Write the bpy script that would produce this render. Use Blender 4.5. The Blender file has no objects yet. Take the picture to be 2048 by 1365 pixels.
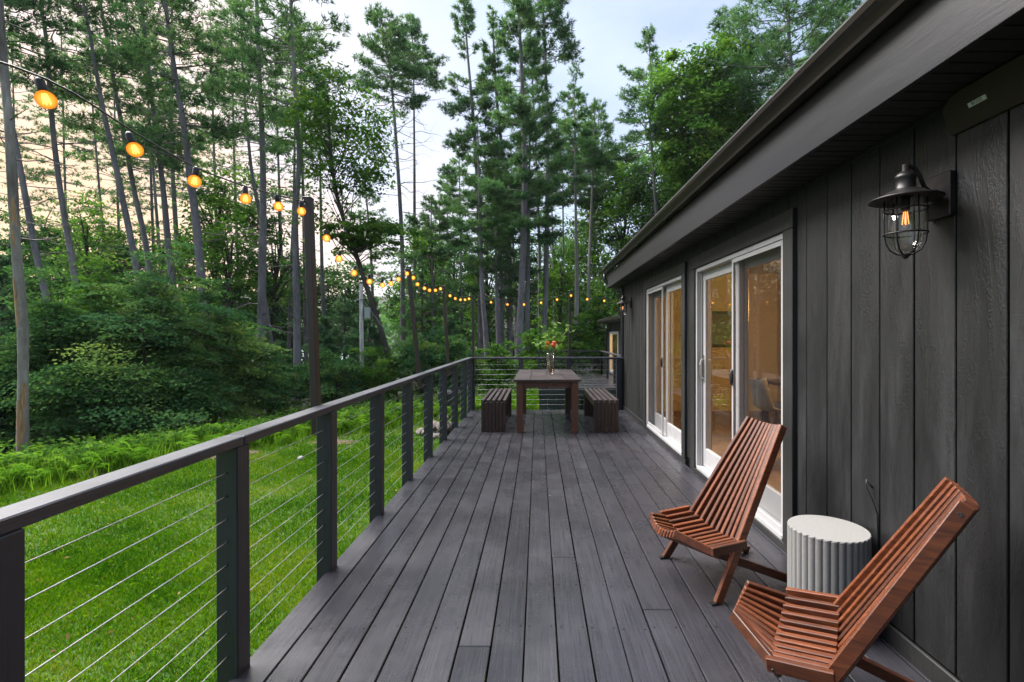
import bpy, bmesh, math, random
import numpy as np
from mathutils import Vector, Matrix

S = bpy.context.scene
COL = S.collection
RNG = np.random.default_rng(11)
random.seed(5)

# ------------------------------------------------------------------ camera, light, exposure
cam_data = bpy.data.cameras.new("camera")
cam = bpy.data.objects.new("camera", cam_data)
COL.objects.link(cam)
cam.location = (0, 0, 1.4)
cam.rotation_euler = (math.radians(90), 0, 0)
cam_data.sensor_width = 36
cam_data.lens = 17.578
cam_data.shift_x = -52 / 2048
cam_data.shift_y = -12.5 / 2048
cam_data.clip_start = 0.02
cam_data.clip_end = 2000
S.camera = cam

SUN_AZ, SUN_EL = math.radians(-60), math.radians(54)      # azimuth from +Y, towards -X
world = bpy.data.worlds.new("World")
S.world = world
world.use_nodes = True
wn, wl = world.node_tree.nodes, world.node_tree.links
wn.clear()
w_out = wn.new("ShaderNodeOutputWorld")
w_bg = wn.new("ShaderNodeBackground")
w_bg.inputs[1].default_value = 0.090
sky = wn.new("ShaderNodeTexSky")
sky.sky_type = 'NISHITA'
sky.sun_disc = False
sky.sun_elevation = SUN_EL
sky.sun_rotation = SUN_AZ
sky.air_density = 1.0
sky.dust_density = 2.0
sky.ozone_density = 1.5
w_tc = wn.new("ShaderNodeTexCoord")
w_map = wn.new("ShaderNodeMapping"); w_map.inputs['Scale'].default_value = (1, 1, 2.6)
w_no = wn.new("ShaderNodeTexNoise")
w_no.inputs['Scale'].default_value = 2.2; w_no.inputs['Detail'].default_value = 6; w_no.inputs['Roughness'].default_value = .55
w_ra = wn.new("ShaderNodeValToRGB")
w_ra.color_ramp.elements[0].position = .36; w_ra.color_ramp.elements[0].color = (.36, .36, .36, 1)
w_ra.color_ramp.elements[1].position = .68; w_ra.color_ramp.elements[1].color = (.9, .9, .9, 1)
w_mix = wn.new("ShaderNodeMix"); w_mix.data_type = 'RGBA'
wl.new(w_tc.outputs['Generated'], w_map.inputs[0]); wl.new(w_map.outputs[0], w_no.inputs['Vector'])
wl.new(w_no.outputs['Fac'], w_ra.inputs[0]); wl.new(w_ra.outputs[0], w_mix.inputs['Factor'])
wl.new(sky.outputs[0], w_mix.inputs['A']); 
# peach glow of the low western sky, strongest where the sun has gone behind the trees
w_geo = wn.new("ShaderNodeVectorMath"); w_geo.operation = 'DOT_PRODUCT'
_g = (math.sin(math.radians(-45)) * math.cos(math.radians(7)), math.cos(math.radians(-45)) * math.cos(math.radians(7)), math.sin(math.radians(7)))
w_geo.inputs[1].default_value = _g
wl.new(w_tc.outputs['Generated'], w_geo.inputs[0])
w_gr = wn.new("ShaderNodeValToRGB"); w_gr.color_ramp.interpolation = 'EASE'
w_gr.color_ramp.elements[0].position = .70; w_gr.color_ramp.elements[0].color = (3.9 / 8, 4.4 / 8, 5.3 / 8, 1)
w_gr.color_ramp.elements[1].position = .965; w_gr.color_ramp.elements[1].color = (.92, .57, .31, 1)
e_ = w_gr.color_ramp.elements.new(.87); e_.color = (5.2 / 8, 4.8 / 8, 4.9 / 8, 1)
wl.new(w_geo.outputs['Value'], w_gr.inputs[0])
w_sc = wn.new("ShaderNodeVectorMath"); w_sc.operation = 'SCALE'; w_sc.inputs['Scale'].default_value = 8
wl.new(w_gr.outputs[0], w_sc.inputs[0]); wl.new(w_sc.outputs[0], w_mix.inputs['B'])
w_gm = wn.new("ShaderNodeValToRGB"); w_gm.color_ramp.interpolation = 'EASE'
w_gm.color_ramp.elements[0].position = .945; w_gm.color_ramp.elements[0].color = (0, 0, 0, 1)
w_gm.color_ramp.elements[1].position = .996; w_gm.color_ramp.elements[1].color = (.8, .8, .8, 1)
wl.new(w_geo.outputs['Value'], w_gm.inputs[0])
w_m2 = wn.new("ShaderNodeMix"); w_m2.data_type = 'RGBA'; w_m2.inputs['B'].default_value = (6.0, 4.1, 2.6, 1)
wl.new(w_gm.outputs[0], w_m2.inputs['Factor']); wl.new(w_mix.outputs['Result'], w_m2.inputs['A'])
wl.new(w_m2.outputs['Result'], w_bg.inputs[0]); wl.new(w_bg.outputs[0], w_out.inputs[0])

sun_data = bpy.data.lights.new("sun", 'SUN')
sun_data.energy = 5.0
sun_data.angle = math.radians(48)
sun_data.color = (1.0, .965, .93)
sun = bpy.data.objects.new("sun", sun_data)
COL.objects.link(sun)
_sd = Vector((math.sin(SUN_AZ) * math.cos(SUN_EL), math.cos(SUN_AZ) * math.cos(SUN_EL), math.sin(SUN_EL)))
sun.rotation_euler = _sd.to_track_quat('Z', 'Y').to_euler()
sun.location = _sd * 50

vs = S.view_settings
vs.view_transform = 'Standard'; vs.look = 'None'; vs.gamma = 1; vs.use_curve_mapping = False
vs.exposure = 1.38
cy = S.cycles
cy.use_denoising = True
cy.max_bounces = 7; cy.diffuse_bounces = 3; cy.glossy_bounces = 3; cy.transparent_max_bounces = 12; cy.transmission_bounces = 4
cy.sample_clamp_indirect = 4
cy.caustics_reflective = False; cy.caustics_refractive = False

# ------------------------------------------------------------------ helpers
def at(px, py, Y):
    """point seen at photograph pixel (px, py) at depth Y metres"""
    return Vector(((px - 1076) * Y / 1000, Y, 1.4 - (py - 670) * Y / 1000))

def props(o, label=None, cat=None, group=None, kind=None):
    if label: o['label'] = label
    if cat: o['category'] = cat
    if group: o['group'] = group
    if kind: o['kind'] = kind
    return o

def thing(name, label=None, cat=None, loc=(0, 0, 0), rz=0, group=None, kind=None):
    o = bpy.data.objects.new(name, None)
    o.empty_display_size = .1
    COL.objects.link(o)
    o.location = loc; o.rotation_euler = (0, 0, rz)
    return props(o, label, cat, group, kind)

class MB:
    def __init__(s): s.v = []; s.f = []
    def add(s, vs_, fs_):
        k = len(s.v)
        s.v += [tuple(p) for p in vs_]
        s.f += [tuple(i + k for i in f) for f in fs_]
        return s
    def box(s, x0, x1, y0, y1, z0, z1):
        return s.add([(x0,y0,z0),(x1,y0,z0),(x1,y1,z0),(x0,y1,z0),(x0,y0,z1),(x1,y0,z1),(x1,y1,z1),(x0,y1,z1)],
                     [(0,3,2,1),(4,5,6,7),(0,1,5,4),(1,2,6,5),(2,3,7,6),(3,0,4,7)])
    def beam(s, a, b, w, h, up=(0, 0, 1), w2=None, h2=None):
        a, b, up = Vector(a), Vector(b), Vector(up)
        d = (b - a).normalized()
        x = d.cross(up).normalized(); u = x.cross(d)
        w2 = w if w2 is None else w2; h2 = h if h2 is None else h2
        vv = []
        for p, ww, hh in ((a, w, h), (b, w2, h2)):
            vv += [p - x*ww/2 - u*hh/2, p + x*ww/2 - u*hh/2, p + x*ww/2 + u*hh/2, p - x*ww/2 + u*hh/2]
        return s.add(vv, [(0,1,2,3),(7,6,5,4),(0,4,5,1),(1,5,6,2),(2,6,7,3),(3,7,4,0)])
    def tube(s, pts, radii, n=8, cap=True):
        pts = [Vector(p) for p in pts]
        if not hasattr(radii, '__len__'): radii = [radii] * len(pts)
        k = len(s.v); ref = None
        for i, p in enumerate(pts):
            d = (pts[min(i+1, len(pts)-1)] - pts[max(i-1, 0)])
            d = d.normalized() if d.length > 1e-9 else Vector((0, 0, 1))
            if ref is None:
                ref = d.cross(Vector((0, 1, 0)) if abs(d.y) < .9 else Vector((1, 0, 0))).normalized()
            ref = (ref - d * ref.dot(d)).normalized()
            y = d.cross(ref)
            for j in range(n):
                a = 2 * math.pi * j / n
                s.v.append(tuple(p + (ref * math.cos(a) + y * math.sin(a)) * radii[i]))
        for i in range(len(pts) - 1):
            for j in range(n):
                q = k + i * n
                s.f.append((q + j, q + (j+1) % n, q + n + (j+1) % n, q + n + j))
        if cap:
            s.f.append(tuple(k + j for j in range(n))[::-1])
            s.f.append(tuple(k + (len(pts)-1) * n + j for j in range(n)))
        return s
    def lathe(s, prof, n=24, c=(0, 0, 0), mod=None):
        k = len(s.v); c = Vector(c)
        for r, z in prof:
            for j in range(n):
                a = 2 * math.pi * j / n
                rr = r * (mod(j, r, z) if mod else 1)
                s.v.append((c.x + rr * math.cos(a), c.y + rr * math.sin(a), c.z + z))
        for i in range(len(prof) - 1):
            for j in range(n):
                q = k + i * n
                s.f.append((q + j, q + (j+1) % n, q + n + (j+1) % n, q + n + j))
        if prof[0][0] > 1e-4: s.f.append(tuple(k + j for j in range(n))[::-1])
        if prof[-1][0] > 1e-4: s.f.append(tuple(k + (len(prof)-1) * n + j for j in range(n)))
        return s
    def obj(s, name, m, parent=None, loc=None, smooth=False, bevel=0, **kw):
        me = bpy.data.meshes.new(name)
        me.from_pydata(s.v, [], s.f)
        if bevel:
            bm = bmesh.new(); bm.from_mesh(me)
            bmesh.ops.bevel(bm, geom=bm.edges[:], offset=bevel, segments=1, affect='EDGES')
            bm.to_mesh(me); bm.free()
        if smooth:
            me.polygons.foreach_set('use_smooth', [True] * len(me.polygons))
        me.materials.append(m)
        o = bpy.data.objects.new(name, me)
        COL.objects.link(o)
        if parent is not None: o.parent = parent
        if loc is not None: o.location = loc
        return props(o, **kw)

def link(o, parent=None, loc=None, rot=None):
    c = o.copy(); COL.objects.link(c)
    c.parent = parent if parent is not None else o.parent
    if loc is not None: c.location = loc
    if rot is not None: c.rotation_euler = rot
    return c

def children(o): return [c for c in bpy.data.objects if c.parent == o]
def copy_tree(o, parent=None):
    c = o.copy(); COL.objects.link(c); c.parent = parent
    for ch in children(o): copy_tree(ch, c)
    return c

def fast_mesh(name, V, k, tint, m, parent=None, **kw):
    """many loose faces of k corners each: V is (faces*k, 3)"""
    V = np.ascontiguousarray(V.reshape(-1, 3), dtype=np.float32)
    n = len(V); nf = n // k
    me = bpy.data.meshes.new(name)
    me.vertices.add(n); me.vertices.foreach_set('co', V.ravel())
    me.loops.add(n); me.loops.foreach_set('vertex_index', np.arange(n, dtype=np.int32))
    me.polygons.add(nf); me.polygons.foreach_set('loop_start', np.arange(0, n, k, dtype=np.int32))
    at_ = me.attributes.new('tint', 'FLOAT', 'FACE')
    at_.data.foreach_set('value', np.clip(tint, 0, 1).astype(np.float32))
    me.update(calc_edges=True)
    me.materials.append(m)
    o = bpy.data.objects.new(name, me); COL.objects.link(o)
    if parent is not None: o.parent = parent
    return props(o, **kw)

def unit(a): return a / (np.linalg.norm(a, axis=-1, keepdims=True) + 1e-9)

def tufts(rng, C, D, k, ln, wd, spread):
    n = len(C)
    d = unit(unit(D)[:, None, :] + rng.normal(0, spread, (n, k, 3)))
    l_ = (ln * rng.uniform(.65, 1.25, (n, k, 1)))
    tip = C[:, None, :] + d * l_
    sd = unit(np.cross(d, rng.normal(0, 1, (n, k, 3)))) * wd / 2
    b = C[:, None, :] + d * l_ * .12
    return np.stack([b - sd, b + sd, tip], axis=2).reshape(-1, 3)

def leaves(rng, C, N, size, aspect=.5):
    n = len(C)
    u = unit(np.cross(N, rng.normal(0, 1, (n, 3))))
    v = np.cross(unit(N), u)
    s_ = size * rng.uniform(.6, 1.3, (n, 1))
    return np.stack([C - u*s_, C - v*s_*aspect + u*s_*.15, C + u*s_, C + v*s_*aspect + u*s_*.15], axis=1).reshape(-1, 3)

# ------------------------------------------------------------------ materials
def nd(nt, t, **kw):
    n = nt.nodes.new(t)
    for k_, v_ in kw.items(): setattr(n, k_, v_)
    return n

def new_mat(name):
    m = bpy.data.materials.new(name); m.use_nodes = True
    nt = m.node_tree
    return m, nt, nt.nodes['Principled BSDF'], nt.nodes['Material Output']

def coords(nt, stretch=(1, 1, 1), jitter=True):
    tc = nd(nt, 'ShaderNodeTexCoord')
    mp = nd(nt, 'ShaderNodeMapping'); mp.inputs['Scale'].default_value = stretch
    if jitter:
        oi = nd(nt, 'ShaderNodeObjectInfo')
        ml = nd(nt, 'ShaderNodeMath', operation='MULTIPLY'); ml.inputs[1].default_value = 57.0
        ad = nd(nt, 'ShaderNodeVectorMath', operation='ADD')
        nt.links.new(oi.outputs['Random'], ml.inputs[0])
        nt.links.new(tc.outputs['Object'], ad.inputs[0]); nt.links.new(ml.outputs[0], ad.inputs[1])
        nt.links.new(ad.outputs[0], mp.inputs[0])
    else:
        nt.links.new(tc.outputs['Object'], mp.inputs[0])
    return mp.outputs[0]

def noise(nt, vec, scale, detail=4, rough=.55, dist=0):
    n = nd(nt, 'ShaderNodeTexNoise')
    n.inputs['Scale'].default_value = scale; n.inputs['Detail'].default_value = detail
    n.inputs['Roughness'].default_value = rough; n.inputs['Distortion'].default_value = dist
    nt.links.new(vec, n.inputs['Vector'])
    return n.outputs['Fac']

def ramp(nt, fac, stops):
    r = nd(nt, 'ShaderNodeValToRGB')
    e = r.color_ramp.elements
    while len(e) < len(stops): e.new(.5)
    for i, (p, c) in enumerate(stops):
        e[i].position = p
        e[i].color = (c, c, c, 1) if not hasattr(c, '__len__') else (*c, 1)
    nt.links.new(fac, r.inputs[0])
    return r.outputs[0]

def mixc(nt, fac, a, b, mode='MIX'):
    m = nd(nt, 'ShaderNodeMix', data_type='RGBA', blend_type=mode)
    for sock, val in ((m.inputs['Factor'], fac), (m.inputs['A'], a), (m.inputs['B'], b)):
        if hasattr(val, 'is_output'): nt.links.new(val, sock)
        elif hasattr(val, '__len__'): sock.default_value = (*val, 1)
        else: sock.default_value = val
    return m.outputs['Result']

def bump(nt, h, strength, dist=.01, prev=None):
    b = nd(nt, 'ShaderNodeBump'); b.inputs['Strength'].default_value = strength; b.inputs['Distance'].default_value = dist
    nt.links.new(h, b.inputs['Height'])
    if prev is not None: nt.links.new(prev, b.inputs['Normal'])
    return b.outputs[0]

def M(name, col, rough=.5, metal=0, var=.25, scale=6, stretch=(1, 1, 1), bmp=.15, bscale=40, objvar=0, spec=.5, rvar=.1):
    m, nt, p, out = new_mat(name)
    v = coords(nt, stretch)
    n1 = noise(nt, v, scale, 5)
    c = ramp(nt, n1, [(.3, tuple(x * (1 - var) for x in col)), (.7, tuple(min(1, x * (1 + var)) for x in col))])
    if objvar:
        oi = nd(nt, 'ShaderNodeObjectInfo')
        c = mixc(nt, 1.0, c, ramp(nt, oi.outputs['Random'], [(0, 1 - objvar), (1, 1.0)]), 'MULTIPLY')
    nt.links.new(c, p.inputs['Base Color'])
    nt.links.new(ramp(nt, n1, [(.3, rough - rvar), (.7, rough + rvar)]), p.inputs['Roughness'])
    p.inputs['Metallic'].default_value = metal
    p.inputs['Specular IOR Level'].default_value = spec
    if bmp:
        nt.links.new(bump(nt, noise(nt, v, bscale, 3), bmp, .004), p.inputs['Normal'])
    return m

def foliage(name, stops, trans=.35, hue=0.0):
    m, nt, p, out = new_mat(name)
    nt.nodes.remove(p)
    a = nd(nt, 'ShaderNodeAttribute', attribute_name='tint')
    c = ramp(nt, a.outputs['Fac'], stops)
    d = nd(nt, 'ShaderNodeBsdfDiffuse'); t = nd(nt, 'ShaderNodeBsdfTranslucent'); mx = nd(nt, 'ShaderNodeMixShader')
    mx.inputs[0].default_value = trans
    nt.links.new(c, d.inputs[0])
    nt.links.new(mixc(nt, 1.0, c, (1.15, 1.2, .7), 'MULTIPLY'), t.inputs[0])
    nt.links.new(d.outputs[0], mx.inputs[1]); nt.links.new(t.outputs[0], mx.inputs[2])
    nt.links.new(mx.outputs[0], out.inputs[0])
    return m

def emit(name, col, strength):
    m, nt, p, out = new_mat(name)
    p.inputs['Base Color'].default_value = (*col, 1)
    p.inputs['Emission Color'].default_value = (*col, 1)
    p.inputs['Emission Strength'].default_value = strength
    return m

def thin_glass(name, tint=(1, 1, 1), gloss=.9, rough=0.0, extra=0.0):
    m, nt, p, out = new_mat(name); nt.nodes.remove(p)
    tr = nd(nt, 'ShaderNodeBsdfTransparent'); tr.inputs[0].default_value = (*tint, 1)
    gl = nd(nt, 'ShaderNodeBsdfGlossy'); gl.inputs['Roughness'].default_value = rough; gl.inputs[0].default_value = (gloss, gloss, gloss, 1)
    fr = nd(nt, 'ShaderNodeFresnel')
    ge = nd(nt, 'ShaderNodeNewGeometry'); io = nd(nt, 'ShaderNodeMath', operation='MULTIPLY_ADD')   # same reflectance from both sides of the thin sheet
    io.inputs[1].default_value = 1 / 1.5 - 1.5; io.inputs[2].default_value = 1.5
    nt.links.new(ge.outputs['Backfacing'], io.inputs[0]); nt.links.new(io.outputs[0], fr.inputs[0])
    ad = nd(nt, 'ShaderNodeMath', operation='MULTIPLY_ADD'); ad.inputs[1].default_value = 1.0; ad.inputs[2].default_value = extra
    ad.use_clamp = True
    mx = nd(nt, 'ShaderNodeMixShader')
    nt.links.new(fr.outputs[0], ad.inputs[0]); nt.links.new(ad.outputs[0], mx.inputs[0])
    nt.links.new(tr.outputs[0], mx.inputs[1]); nt.links.new(gl.outputs[0], mx.inputs[2]); nt.links.new(mx.outputs[0], out.inputs[0])
    return m

def plank_mat(name, col, rough=.38, axis='Y', screws=True, worn=.35):
    """painted board: raised grain along the axis, blotchy sheen, screw heads over the joists"""
    m, nt, p, out = new_mat(name)
    st = {'Y': (14, .55, 14), 'Z': (14, 14, .55), 'X': (.55, 14, 14)}[axis]
    v = coords(nt, st)
    v2 = coords(nt, (1, 1, 1))
    g = noise(nt, v, 6, 8, .7, .45)
    b = noise(nt, v2, 2.0, 5, .6)
    fs = {'Y': (70, .9, 70), 'Z': (70, 70, .9), 'X': (.9, 70, 70)}[axis]
    fine = noise(nt, coords(nt, fs), 2.2, 5, .7, .3)
    c = ramp(nt, b, [(.25, tuple(x * .86 for x in col)), (.75, tuple(x * 1.14 for x in col))])
    oi = nd(nt, 'ShaderNodeObjectInfo')
    c = mixc(nt, 1.0, c, ramp(nt, oi.outputs['Random'], [(0, .86), (1, 1.08)]), 'MULTIPLY')
    c = mixc(nt, 1.0, c, ramp(nt, fine, [(.3, .68), (.7, 1.28)]), 'MULTIPLY')
    c = mixc(nt, ramp(nt, g, [(.34, .7), (.46, 0)]), c, tuple(x * .4 for x in col))
    if worn:
        c = mixc(nt, ramp(nt, noise(nt, coords(nt, (16, .35, 16) if axis == 'Y' else st), 3.1, 4, .7), [(.60, 0), (.8, worn)]), c, tuple(min(1, x * 2.3) for x in col))
    if screws:
        tc = nd(nt, 'ShaderNodeTexCoord'); sp = nd(nt, 'ShaderNodeSeparateXYZ'); nt.links.new(tc.outputs['Object'], sp.inputs[0])
        def mth(op, a, bb=None):
            n = nd(nt, 'ShaderNodeMath', operation=op)
            for i_, q in enumerate((a, bb)):
                if q is None: continue
                if hasattr(q, 'is_output'): nt.links.new(q, n.inputs[i_])
                else: n.inputs[i_].default_value = q
            return n.outputs[0]
        dx = mth('SUBTRACT', mth('ABSOLUTE', sp.outputs['X']), .052)
        wob = mth('MULTIPLY', mth('SUBTRACT', oi.outputs['Random'], .5), .03)
        fy = mth('MULTIPLY', mth('SUBTRACT', mth('FRACT', mth('DIVIDE', mth('ADD', sp.outputs['Y'], wob), .406)), .5), .406)
        d2 = mth('SQRT', mth('ADD', mth('POWER', dx, 2), mth('POWER', fy, 2)))
        mask = mth('LESS_THAN', d2, .0058)
        c = mixc(nt, mask, c, (.006, .006, .006))
    nt.links.new(c, p.inputs['Base Color'])
    nt.links.new(ramp(nt, b, [(.3, rough - .1), (.7, rough + .12)]), p.inputs['Roughness'])
    bb = bump(nt, g, .45, .003)
    bb = bump(nt, fine, .25, .0015, bb)
    nt.links.new(bump(nt, noise(nt, v2, 9, 3), .12, .01, bb), p.inputs['Normal'])
    return m

MT = {}
MT['deck'] = plank_mat('deck_paint', (.0315, .0305, .0365), .27, worn=.22)
MT['rail'] = plank_mat('railing_paint', (.026, .029, .038), .42, 'Z', False, .12)
MT['cap'] = plank_mat('cap_rail_paint', (.037, .0395, .050), .47, 'Y', False, .9)
MT['capx'] = plank_mat('cap_rail_paint_across', (.037, .0395, .050), .47, 'X', False, .9)
MT['steel'] = M('steel_cable', (.30, .30, .31), .45, .9, .1, 8, bmp=0)
MT['pole'] = M('bronze_paint_metal', (.045, .034, .030), .4, .3, .15, 5, (1, 1, .2), .08)
MT['trim'] = plank_mat('trim_paint', (.018, .018, .0175), .5, 'Z', False, .25)
MT['fascia'] = M('fascia_paint', (.0185, .0180, .0212), .42, 0, .10, 3, (1, .12, 1), .10, 90)
MT['gutter'] = M('gutter_metal', (.022, .018, .0155), .3, .2, .15, 3, (1, .2, 1), .05)
MT['soffit'] = M('soffit_vinyl', (.012, .012, .013), .45, 0, .2, 8, bmp=.2, bscale=160)
MT['roof'] = M('roof_shingle', (.05, .05, .052), .8, 0, .3, 9, bmp=.5)
MT['roofmetal'] = M('corrugated_metal', (.14, .15, .16), .4, .6, .2, 5)
MT['white'] = M('white_vinyl', (.40, .39, .385), .35, 0, .05, 5, bmp=.02)
MT['greyvinyl'] = M('grey_screen_frame', (.62, .62, .62), .4, 0, .06, 5, bmp=.02)
MT['glass'] = thin_glass('window_glass', (.93, .95, .94), .95, 0, .03)
MT['nickel'] = M('brushed_nickel', (.6, .57, .52), .3, 1, .1, 30, (1, 1, .1), 0)
MT['black'] = M('black_plastic', (.012, .012, .013), .4, 0, .2, 12, bmp=.05)
MT['lampmetal'] = M('dark_bronze_lamp', (.022, .019, .019), .42, .5, .25, 18, bmp=.1, bscale=90)
MT['speaker'] = M('speaker_plastic', (.026, .019, .0155), .55, 0, .1, 60, bmp=.12, bscale=300, spec=.25)
MT['badge'] = M('silver_badge', (.62, .62, .66), .35, .2, .05, 30, bmp=0)
MT['tablewood'] = plank_mat('table_brown_stain', (.062, .025, .014), .45, 'Z', False, .15)
MT['tabletop'] = plank_mat('table_top_stain', (.036, .026, .026), .40, 'Y', False, .2)
MT['benchwood'] = plank_mat('bench_dark_stain', (.026, .0115, .009), .42, 'Z', False, .15)
MT['benchtop'] = plank_mat('bench_top_stain', (.042, .031, .031), .40, 'Y', False, .2)
MT['interior'] = M('interior_wall_paint', (.62, .51, .36), .7, 0, .04, 3, bmp=0)
MT['intfloor'] = plank_mat('interior_oak', (.22, .13, .07), .35, 'Y', False, .1)
MT['inttable'] = M('interior_table', (.07, .05, .06), .2, 0, .1, 8)
MT['intchair'] = M('interior_chair_shell', (.20, .18, .17), .4, 0, .05, 8)
MT['concrete'] = M('light_concrete', (.190, .184, .175), .75, 0, .06, 60, bmp=.35, bscale=120)
MT['stone'] = M('field_stone', (.15, .125, .105), .8, 0, .4, 9, bmp=.6)
MT['palestone'] = M('pale_stone', (.20, .195, .18), .7, 0, .15, 9, bmp=.4)
MT['woodpole'] = M('weathered_pole', (.40, .38, .36), .8, 0, .5, 5, (3, 3, .4), .5)
MT['darkplastic'] = M('dark_bin_plastic', (.015, .018, .024), .5, 0, .15, 6)
MT['greenroof'] = M('green_roof', (.10, .17, .15), .5, .2, .15, 4, (4, 1, 1))
MT['palewall'] = M('pale_siding', (.32, .36, .34), .7, 0, .1, 4)

def wood_chair():
    m, nt, p, out = new_mat('oiled_reddish_hardwood')
    v = coords(nt, (9, .8, 9)); v2 = coords(nt)
    g = noise(nt, v, 7, 7, .65, .8)
    c = ramp(nt, g, [(.25, (.031, .0088, .0038)), (.5, (.102, .028, .0086)), (.78, (.196, .059, .0170))])
    oi = nd(nt, 'ShaderNodeObjectInfo')
    c = mixc(nt, 1.0, c, ramp(nt, oi.outputs['Random'], [(0, (.52, .50, .56)), (.5, (.95, .9, .9)), (1, (1.32, 1.22, 1.05))]), 'MULTIPLY')
    nt.links.new(c, p.inputs['Base Color'])
    nt.links.new(ramp(nt, noise(nt, v2, 12), [(.3, .36), (.7, .54)]), p.inputs['Roughness'])
    nt.links.new(bump(nt, g, .12, .002), p.inputs['Normal'])
    return m
MT['chairwood'] = wood_chair()

def siding_mat():
    m, nt, p, out = new_mat('charcoal_rough_sawn_siding')
    v = coords(nt, (1, 1, .2)); vh = coords(nt, (1, .3, 16)); v2 = coords(nt)
    g = noise(nt, v, 30, 8, .7, 1.2)
    saw = noise(nt, vh, 22, 4, .6)
    bl = noise(nt, v, 4.0, 5, .6, .6)
    c = ramp(nt, bl, [(.25, (.0050, .0050, .0055)), (.5, (.0096, .0095, .0101)), (.75, (.0200, .0195, .0202))])
    c = mixc(nt, 1.0, c, ramp(nt, saw, [(.3, .86), (.7, 1.12)]), 'MULTIPLY')
    c = mixc(nt, 1.0, c, ramp(nt, g, [(.3, .55), (.7, 1.4)]), 'MULTIPLY')
    # rough torn grain where the stain stayed black and speckled
    patch = ramp(nt, noise(nt, coords(nt, (1, 1, .17)), 9, 4, .65, 1.6), [(.48, 0), (.58, 1)])
    speck = ramp(nt, noise(nt, coords(nt, (1, 1, .5)), 130, 3, .6), [(.40, .35), (.56, 1)])
    mk = nd(nt, 'ShaderNodeMath', operation='MULTIPLY'); nt.links.new(patch, mk.inputs[0]); nt.links.new(speck, mk.inputs[1])
    m2 = nd(nt, 'ShaderNodeMath', operation='MULTIPLY'); nt.links.new(mk.outputs[0], m2.inputs[0]); m2.inputs[1].default_value = .88
    c = mixc(nt, m2.outputs[0], c, (.0035, .0035, .004))
    nt.links.new(c, p.inputs['Base Color'])
    nt.links.new(ramp(nt, bl, [(.3, .44), (.7, .62)]), p.inputs['Roughness'])
    b1 = bump(nt, g, .4, .003)
    b1 = bump(nt, mk.outputs[0], .5, .002, b1)
    nt.links.new(bump(nt, saw, .25, .002, b1), p.inputs['Normal'])
    return m
MT['siding'] = siding_mat()

def bark_mat(name, stops, sc=1.0):
    m, nt, p, out = new_mat(name)
    v = coords(nt, (1, 1, .22))
    a = noise(nt, v, 14 * sc, 7, .7, .8); b = noise(nt, v, 2.2, 4)
    c = mixc(nt, .5, ramp(nt, a, [(.3, stops[0]), (.55, stops[1]), (.8, stops[2])]), ramp(nt, b, [(.3, stops[0]), (.7, stops[2])]))
    nt.links.new(c, p.inputs['Base Color']); p.inputs['Roughness'].default_value = .9
    p.inputs['Specular IOR Level'].default_value = .15
    nt.links.new(bump(nt, a, .9, .03), p.inputs['Normal'])
    return m
MT['bark'] = bark_mat('pine_bark', [(.055, .049, .052), (.19, .175, .185), (.33, .31, .325)])
MT['barkdark'] = bark_mat('dark_bark', [(.03, .024, .02), (.07, .058, .05), (.12, .10, .09)])
MT['barkpale'] = bark_mat('pale_thin_bark', [(.12, .11, .10), (.26, .24, .23), (.40, .37, .35)])
MT['snag'] = bark_mat('dead_peeling_bark', [(.05, .038, .030), (.19, .165, .15), (.52, .48, .44)], .8)
MT['twig'] = M('dead_twig', (.14, .12, .115), .9, 0, .3, 9, bmp=0)

MT['pine'] = foliage('pine_needles', [(0, (.038, .094, .048)), (.5, (.082, .178, .082)), (1, (.15, .25, .10))], .45)
MT['pineblue'] = foliage('young_pine_needles', [(0, (.040, .095, .058)), (.5, (.080, .170, .095)), (1, (.15, .25, .13))], .4)
MT['leaf'] = foliage('broad_leaves', [(0, (.036, .100, .020)), (.5, (.085, .195, .034)), (1, (.175, .285, .046))], .45)
MT['leafdark'] = foliage('dark_leaves', [(0, (.032, .088, .034)), (.5, (.070, .165, .054)), (1, (.135, .235, .064))], .4)  # darker, cooler green than the plain broad leaf
MT['leafcool'] = foliage('shrub_leaves', [(0, (.028, .084, .040)), (.5, (.074, .172, .062)), (1, (.20, .29, .070))], .4)
MT['fern'] = foliage('fern_fronds', [(0, (.045, .14, .010)), (.5, (.100, .235, .015)), (1, (.20, .34, .030))], .45)
MT['grass'] = foliage('lawn_blades', [(0, (.018, .075, .005)), (.42, (.070, .185, .005)), (.75, (.170, .270, .007)), (1, (.24, .21, .035))], .4)
MT['vaseleaf'] = foliage('bouquet_leaves', [(0, (.05, .13, .02)), (.5, (.10, .24, .03)), (1, (.3, .4, .16))], .4)

# ------------------------------------------------------------------ ground
def u_out(x, y):
    """metres beyond the fern line that bounds the lawn"""
    return (x + 6.6) * -.765 + (y - 10.3) * .647
def gz(x, y):
    u = np.maximum(0, u_out(x, y) - .3)
    far = np.maximum(0, np.hypot(x, y) - 70)
    return -.92 - .055 * np.minimum(u, 45) + .10 * far + .06 * np.sin(x * .7) * np.cos(y * .6) * np.clip(u / 4, 0, 1)

def grid_mesh(name, xs, ys, fn, m, **kw):
    X, Yg = np.meshgrid(xs, ys); Z = fn(X, Yg)
    nx, ny = len(xs), len(ys)
    V = np.stack([X, Yg, Z], -1).reshape(-1, 3)
    i = (np.arange(ny - 1)[:, None] * nx + np.arange(nx - 1)[None, :]).ravel()
    F = np.stack([i, i + 1, i + nx + 1, i + nx], 1)
    me = bpy.data.meshes.new(name); me.from_pydata(V.tolist(), [], F.tolist()); me.materials.append(m)
    me.polygons.foreach_set('use_smooth', [True] * len(me.polygons))
    o = bpy.data.objects.new(name, me); COL.objects.link(o)
    return props(o, **kw)

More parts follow.
